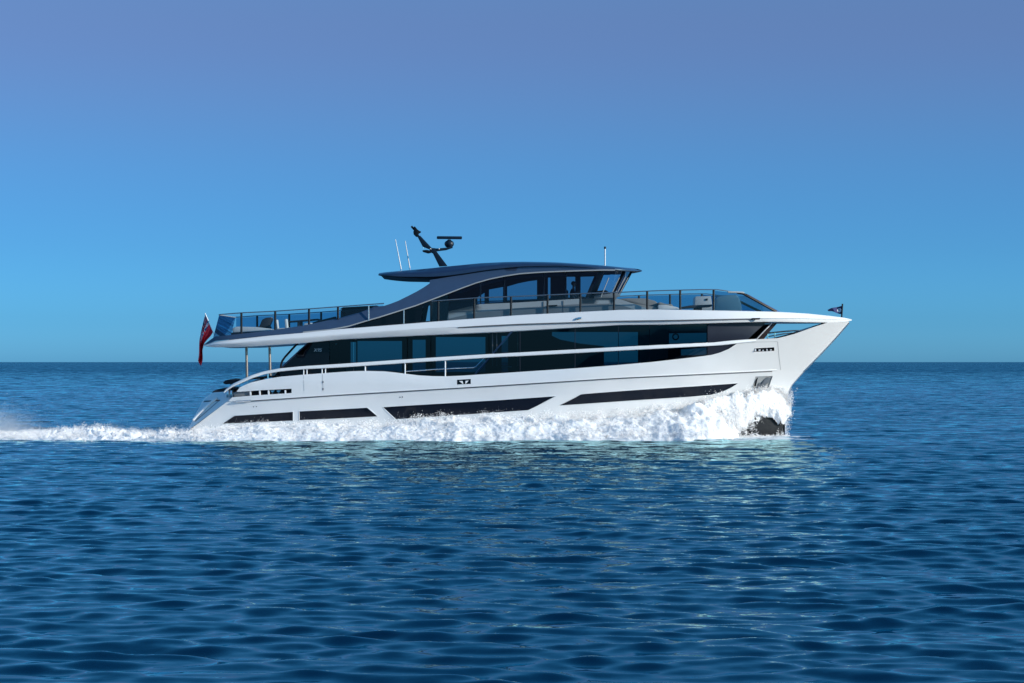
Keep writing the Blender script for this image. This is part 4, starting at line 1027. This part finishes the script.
# heaped white water along the side
def mound(name, x0, x1, nx, ys_, hfun, m):
    xs = np.linspace(x0, x1, nx); V = []; Fc = []; ny = len(ys_)
    for x in xs:
        for y in ys_: V.append(hfun(x, y))
    for i in range(nx - 1):
        for j in range(ny - 1): Fc.append([i * ny + j, (i + 1) * ny + j, (i + 1) * ny + j + 1, i * ny + j + 1])
    me = bpy.data.meshes.new(name); me.from_pydata(V, [], Fc); me.materials.append(m); me.polygons.foreach_set('use_smooth', [True] * len(Fc)); me.update()
    o = bpy.data.objects.new(name, me); C.objects.link(o); return tag(o, kind='stuff')
fb = lambda p, s, o_=4: noise.fractal(Vector(p) * s, 1.0, 2.1, o_)
def side_h(x, y):
    px = CX + x * F / (D0 + y); B = hullB(x, .4)
    yo = -6.4 + .6 * noise.noise((x * .6, 0, 3)) + .4 * noise.noise((x * 1.9, 5, y * .5)) + .2 * noise.noise((x * 5, 5, y * 2))
    if px > 690:
        q_ = px + 9 * fb((x * 1.2, y * 1.2, 40), 1, 4) + 4 * noise.noise((x * 4, y * 4, 2))
        yo = -B - max(.02, (-yo - B) * (1 - sm((q_ - 694) / 58)))
    t = (y - yo) / (-(B - .05) - yo) if (-B - yo) > .06 else 0
    t = max(0, min(1, t))
    Hm = max(.05, wz(topH(min(px, 796)), y)) * (.84 + .14 * sm((px - 640) / 60))
    prof = (t ** 1.05) * (1 - .10 * sm((t - .85) / .15))
    rg = 1 - abs(noise.noise((x * 1.9 + y, y * 1.9, 4))) * 2      # ridges: lobes with sharp clefts between
    r2 = 1 - abs(noise.noise((x * 4.6 + 3 + y * 2, y * 4.6, 14))) * 2
    nn = fb((x, y * 1.1, 0), .9, 4) * .30 + .11 * (rg - .35) + .035 * (r2 - .4) * (.4 + t)
    h = Hm * prof * (1 + nn) - .05 + .05 * sm(t * 4) * fb((x, y, 7), 7, 3)
    end = sm((px - 187) / 12)
    z = h * end - .1 * (1 - end) if t > 0 else -.15
    return (x + .06 * fb((x, y, z * 2 + 11), 2.5, 3) * t, y + .06 * fb((x + 3, y, z * 2), 3, 3) * t, z)
side = mound('bow_wave_foam', -14.4, 10.9, 760, np.concatenate([np.linspace(-8.3, -5.4, 80), np.linspace(-5.35, -2.0, 70)]), side_h, M['foam'])
def wake_h(x, y):
    px = CX + x * F / (D0 + y)
    py_top = np.interp(px, [-60, 0, 30, 60, 95, 105, 120, 150, 170, 192, 215], [436, 434.5, 433, 430.5, 428, 426.5, 428.5, 430.5, 428, 427, 426])
    yc = -1.2; wd = 5.0
    t = max(0, 1 - ((y - yc) / wd) ** 2)
    Hm = max(.05, (436 - py_top) * .0435 + .12)
    nn = .75 + .55 * fb((x, y, 20), 1.1, 5) + .35 * fb((x, y, 30), 3.6, 4)
    z = Hm * t * nn - .12 + .16 * t * fb((x, y, 3), 6, 3)
    return (x + .1 * fb((x, y, 4), 3, 3), y, z)
wake = mound('wake_foam', -26, -12.6, 330, np.linspace(-6.6, 4.2, 110), wake_h, M['foam'])

# ballistic jets of drops thrown off the side
pts = []; rad = []
def jets(n, x0, x1, per_, wfun=None, big=1.0):
    for _ in range(n):
        x = rng.uniform(x0, x1); px = CX + x * F / 95.5
        B = hullB(x, .5); y = -B - abs(rng.normal(0, .75)) - .05 if rng.random() < .75 else -rng.uniform(B, 6.2)
        y = max(y, -6.2)
        zt = max(.12, wz(topH(min(796, px)), y)) * (1 - .55 * sm((-y - B) / 3.2)) * (.86 + .42 * noise.noise((x * 1.3, 2, 8)) + .3 * noise.noise((x * 4, 3, 8)))
        zt = max(.1, zt)
        hgt = min(zt * (rng.beta(1.7, 1.6) * 1.2), .97 * wz(topH(min(796, px)), y))
        vz = math.sqrt(2 * 9.8 * hgt); T = 2 * vz / 9.8
        vx = rng.normal(-1.1, .9); vy = -abs(rng.normal(.5, .6))
        k = int(per_ * rng.uniform(.5, 1.6)); tt = T * rng.uniform(.15, .8, k)
        sp_ = .03 + .13 * rng.random() ** 2
        q = np.stack([x + vx * tt * .6, y + vy * tt * .6, vz * tt - 4.9 * tt * tt], 1) + rng.normal(0, sp_, (k, 3)) * (.4 + tt[:, None])
        pts.append(q); rad.append(rng.uniform(.006, .016, k) * big * (1 + 1.2 * (rng.random(k) < .06)))
jets(1500, -14.2, 10.6, 46)
jets(700, 2.5, 10.2, 54)
# fine spray boiling off the heaped water
def fuzz(o, n, amp, xmax, r0=.006, r1=.013):
    co = np.empty(len(o.data.vertices) * 3, np.float32); o.data.vertices.foreach_get('co', co); co = co.reshape(-1, 3)
    co = co[(co[:, 2] > .04) & (co[:, 0] < xmax)]
    q = co[rng.integers(0, len(co), n)] + rng.uniform(-.03, .03, (n, 3))
    a = np.array([max(0, .45 + noise.noise(Vector(p) * 1.4) * .9 + noise.noise(Vector(p) * 4.5) * .5) for p in q])[:, None]
    q = q + np.abs(rng.normal(0, 1, (n, 1))) * a * amp * (np.array([(-.15, -.55, .85)]) + rng.normal(0, .45, (n, 3)))
    return q, rng.uniform(r0, r1, n)
q, r_ = fuzz(side, 70000, .13, 10.6); pts.append(q); rad.append(r_)
# the sheet climbing the stem and peeling off
def sheet_edges(px):
    lo = float(np.interp(px, [690, 726, 740, 746, 752, 760, 768, 776, 781, 786, 796], [424, 432, 433, 428.5, 423, 419.6, 419, 422.5, 428.5, 433, 430]))
    return topH(min(px, 796)), lo
NA, NB = 230, 120
V = []; al = []
for i in range(NA):
    px = 688 + 103.5 * i / (NA - 1)
    tp, lo = sheet_edges(px)
    tp += 2.2 * fb((px * .12, 1, 0), 1, 4); lo += 1.8 * fb((px * .16, 9, 0), 1, 4)
    for j in range(NB):
        f = j / (NB - 1); py = tp + (lo - tp) * f
        o_ = .05 + .30 * math.sin(math.pi * min(1, f * 1.05)) * sm((792 - px) / 14) + .10 * fb((px * .10, py * .07, 5), 1, 5) + .035 * fb((px * .5, py * .4, 2), 1, 3)
        p = on(px, py, hs, max(.02, o_))
        V.append(p)
        edge = min(f, 1 - f) * 2
        al.append(edge * 1.6 + .7 * fb((px * .20, py * .10, 3), 1, 5) + .35 * fb((px * .7, py * .5, 8), 1, 3) - .9 * sm((px - 781) / 10) - .25 + .75 * sm((748 - px) / 16) - 2.0 * sm((712 - px) / 18))
Fc = []
for i in range(NA - 1):
    for j in range(NB - 1):
        q4 = [i * NB + j, (i + 1) * NB + j, (i + 1) * NB + j + 1, i * NB + j + 1]
        if sum(al[k] for k in q4) / 4 > 0: Fc.append([q4[0], q4[3], q4[2], q4[1]])
sheet_o = mesh_obj('bow_sheet', V, Fc, M['foam'], None, angle=180)
tag(sheet_o, kind='stuff')
n = 3600     # torn edges of the sheet
al = np.array(al); VV = np.array([tuple(v) for v in V]); fr_ = np.tile(np.arange(NB) / (NB - 1), NA); cand = np.where((al > -.55) & (al < .12) & (fr_ < .62))[0]
q = VV[rng.choice(cand, n)] + rng.normal(0, .045, (n, 3)); q[:, 1] -= .03
pts.append(q); rad.append(rng.uniform(.008, .020, n))
n = 3000     # froth where the stem meets the water
a = rng.uniform(738, 790, n); b = 438.5 - np.abs(rng.normal(0, 2.6, n)) * (.5 + np.array([abs(noise.noise((v * .2, 3, 3))) for v in a]) * 1.6)
q = np.array([on(i, j, hs, .06 + abs(r)) for i, j, r in zip(a, b, rng.normal(0, .25, n))])
pts.append(q); rad.append(rng.uniform(.010, .022, n))
n = 1100     # loose drops ahead of the stem
b = rng.uniform(388, 436, n); a = 785 + np.abs(rng.normal(0, 1, n)) * (5.5 - (b - 388) * .08); yv = rng.normal(-.2, .35, n)
pts.append(np.array([P(i, j, k) for i, j, k in zip(a, b, yv)])); rad.append(rng.uniform(.007, .018, n))
droplets('bow_spray', np.concatenate(pts), np.concatenate(rad))
pts = []; rad = []
for _ in range(1500):
    x = rng.uniform(-25, -12.8); y = rng.normal(-1.6, 2.2); px = CX + x * F / (D0 + y)
    py_top = np.interp(px, [-60, 0, 30, 60, 90, 102, 115, 150, 170, 192, 215], [434, 432, 430, 428, 424.5, 423.5, 426, 429, 425, 424, 424])
    hgt = max(.1, (437 - py_top) * .0435) * rng.beta(2, 2) * 1.15; vz = math.sqrt(2 * 9.8 * hgt); T = 2 * vz / 9.8
    k = int(40 * rng.uniform(.5, 1.6)); tt = T * rng.uniform(.1, .9, k); vx = rng.normal(.3, .9)
    pts.append(np.stack([x + vx * tt, y + rng.normal(0, .4) * tt, vz * tt - 4.9 * tt * tt], 1) + rng.normal(0, .05, (k, 3))); rad.append(rng.uniform(.007, .017, k))
q, r_ = fuzz(wake, 24000, .12, -12.6); pts.append(q); rad.append(r_)
n = 42000     # thin mist hanging over the old wake at the left
a = rng.normal(2, 20, n); b = 433 - np.abs(rng.normal(0, 11, n)); yv = rng.normal(1.5, 2.0, n)
mp = np.array([P(i, j, k) for i, j, k in zip(a, b, yv)])
pts.append(mp); rad.append(rng.uniform(.004, .008, n))
droplets('wake_spray', np.concatenate(pts), np.concatenate(rad))
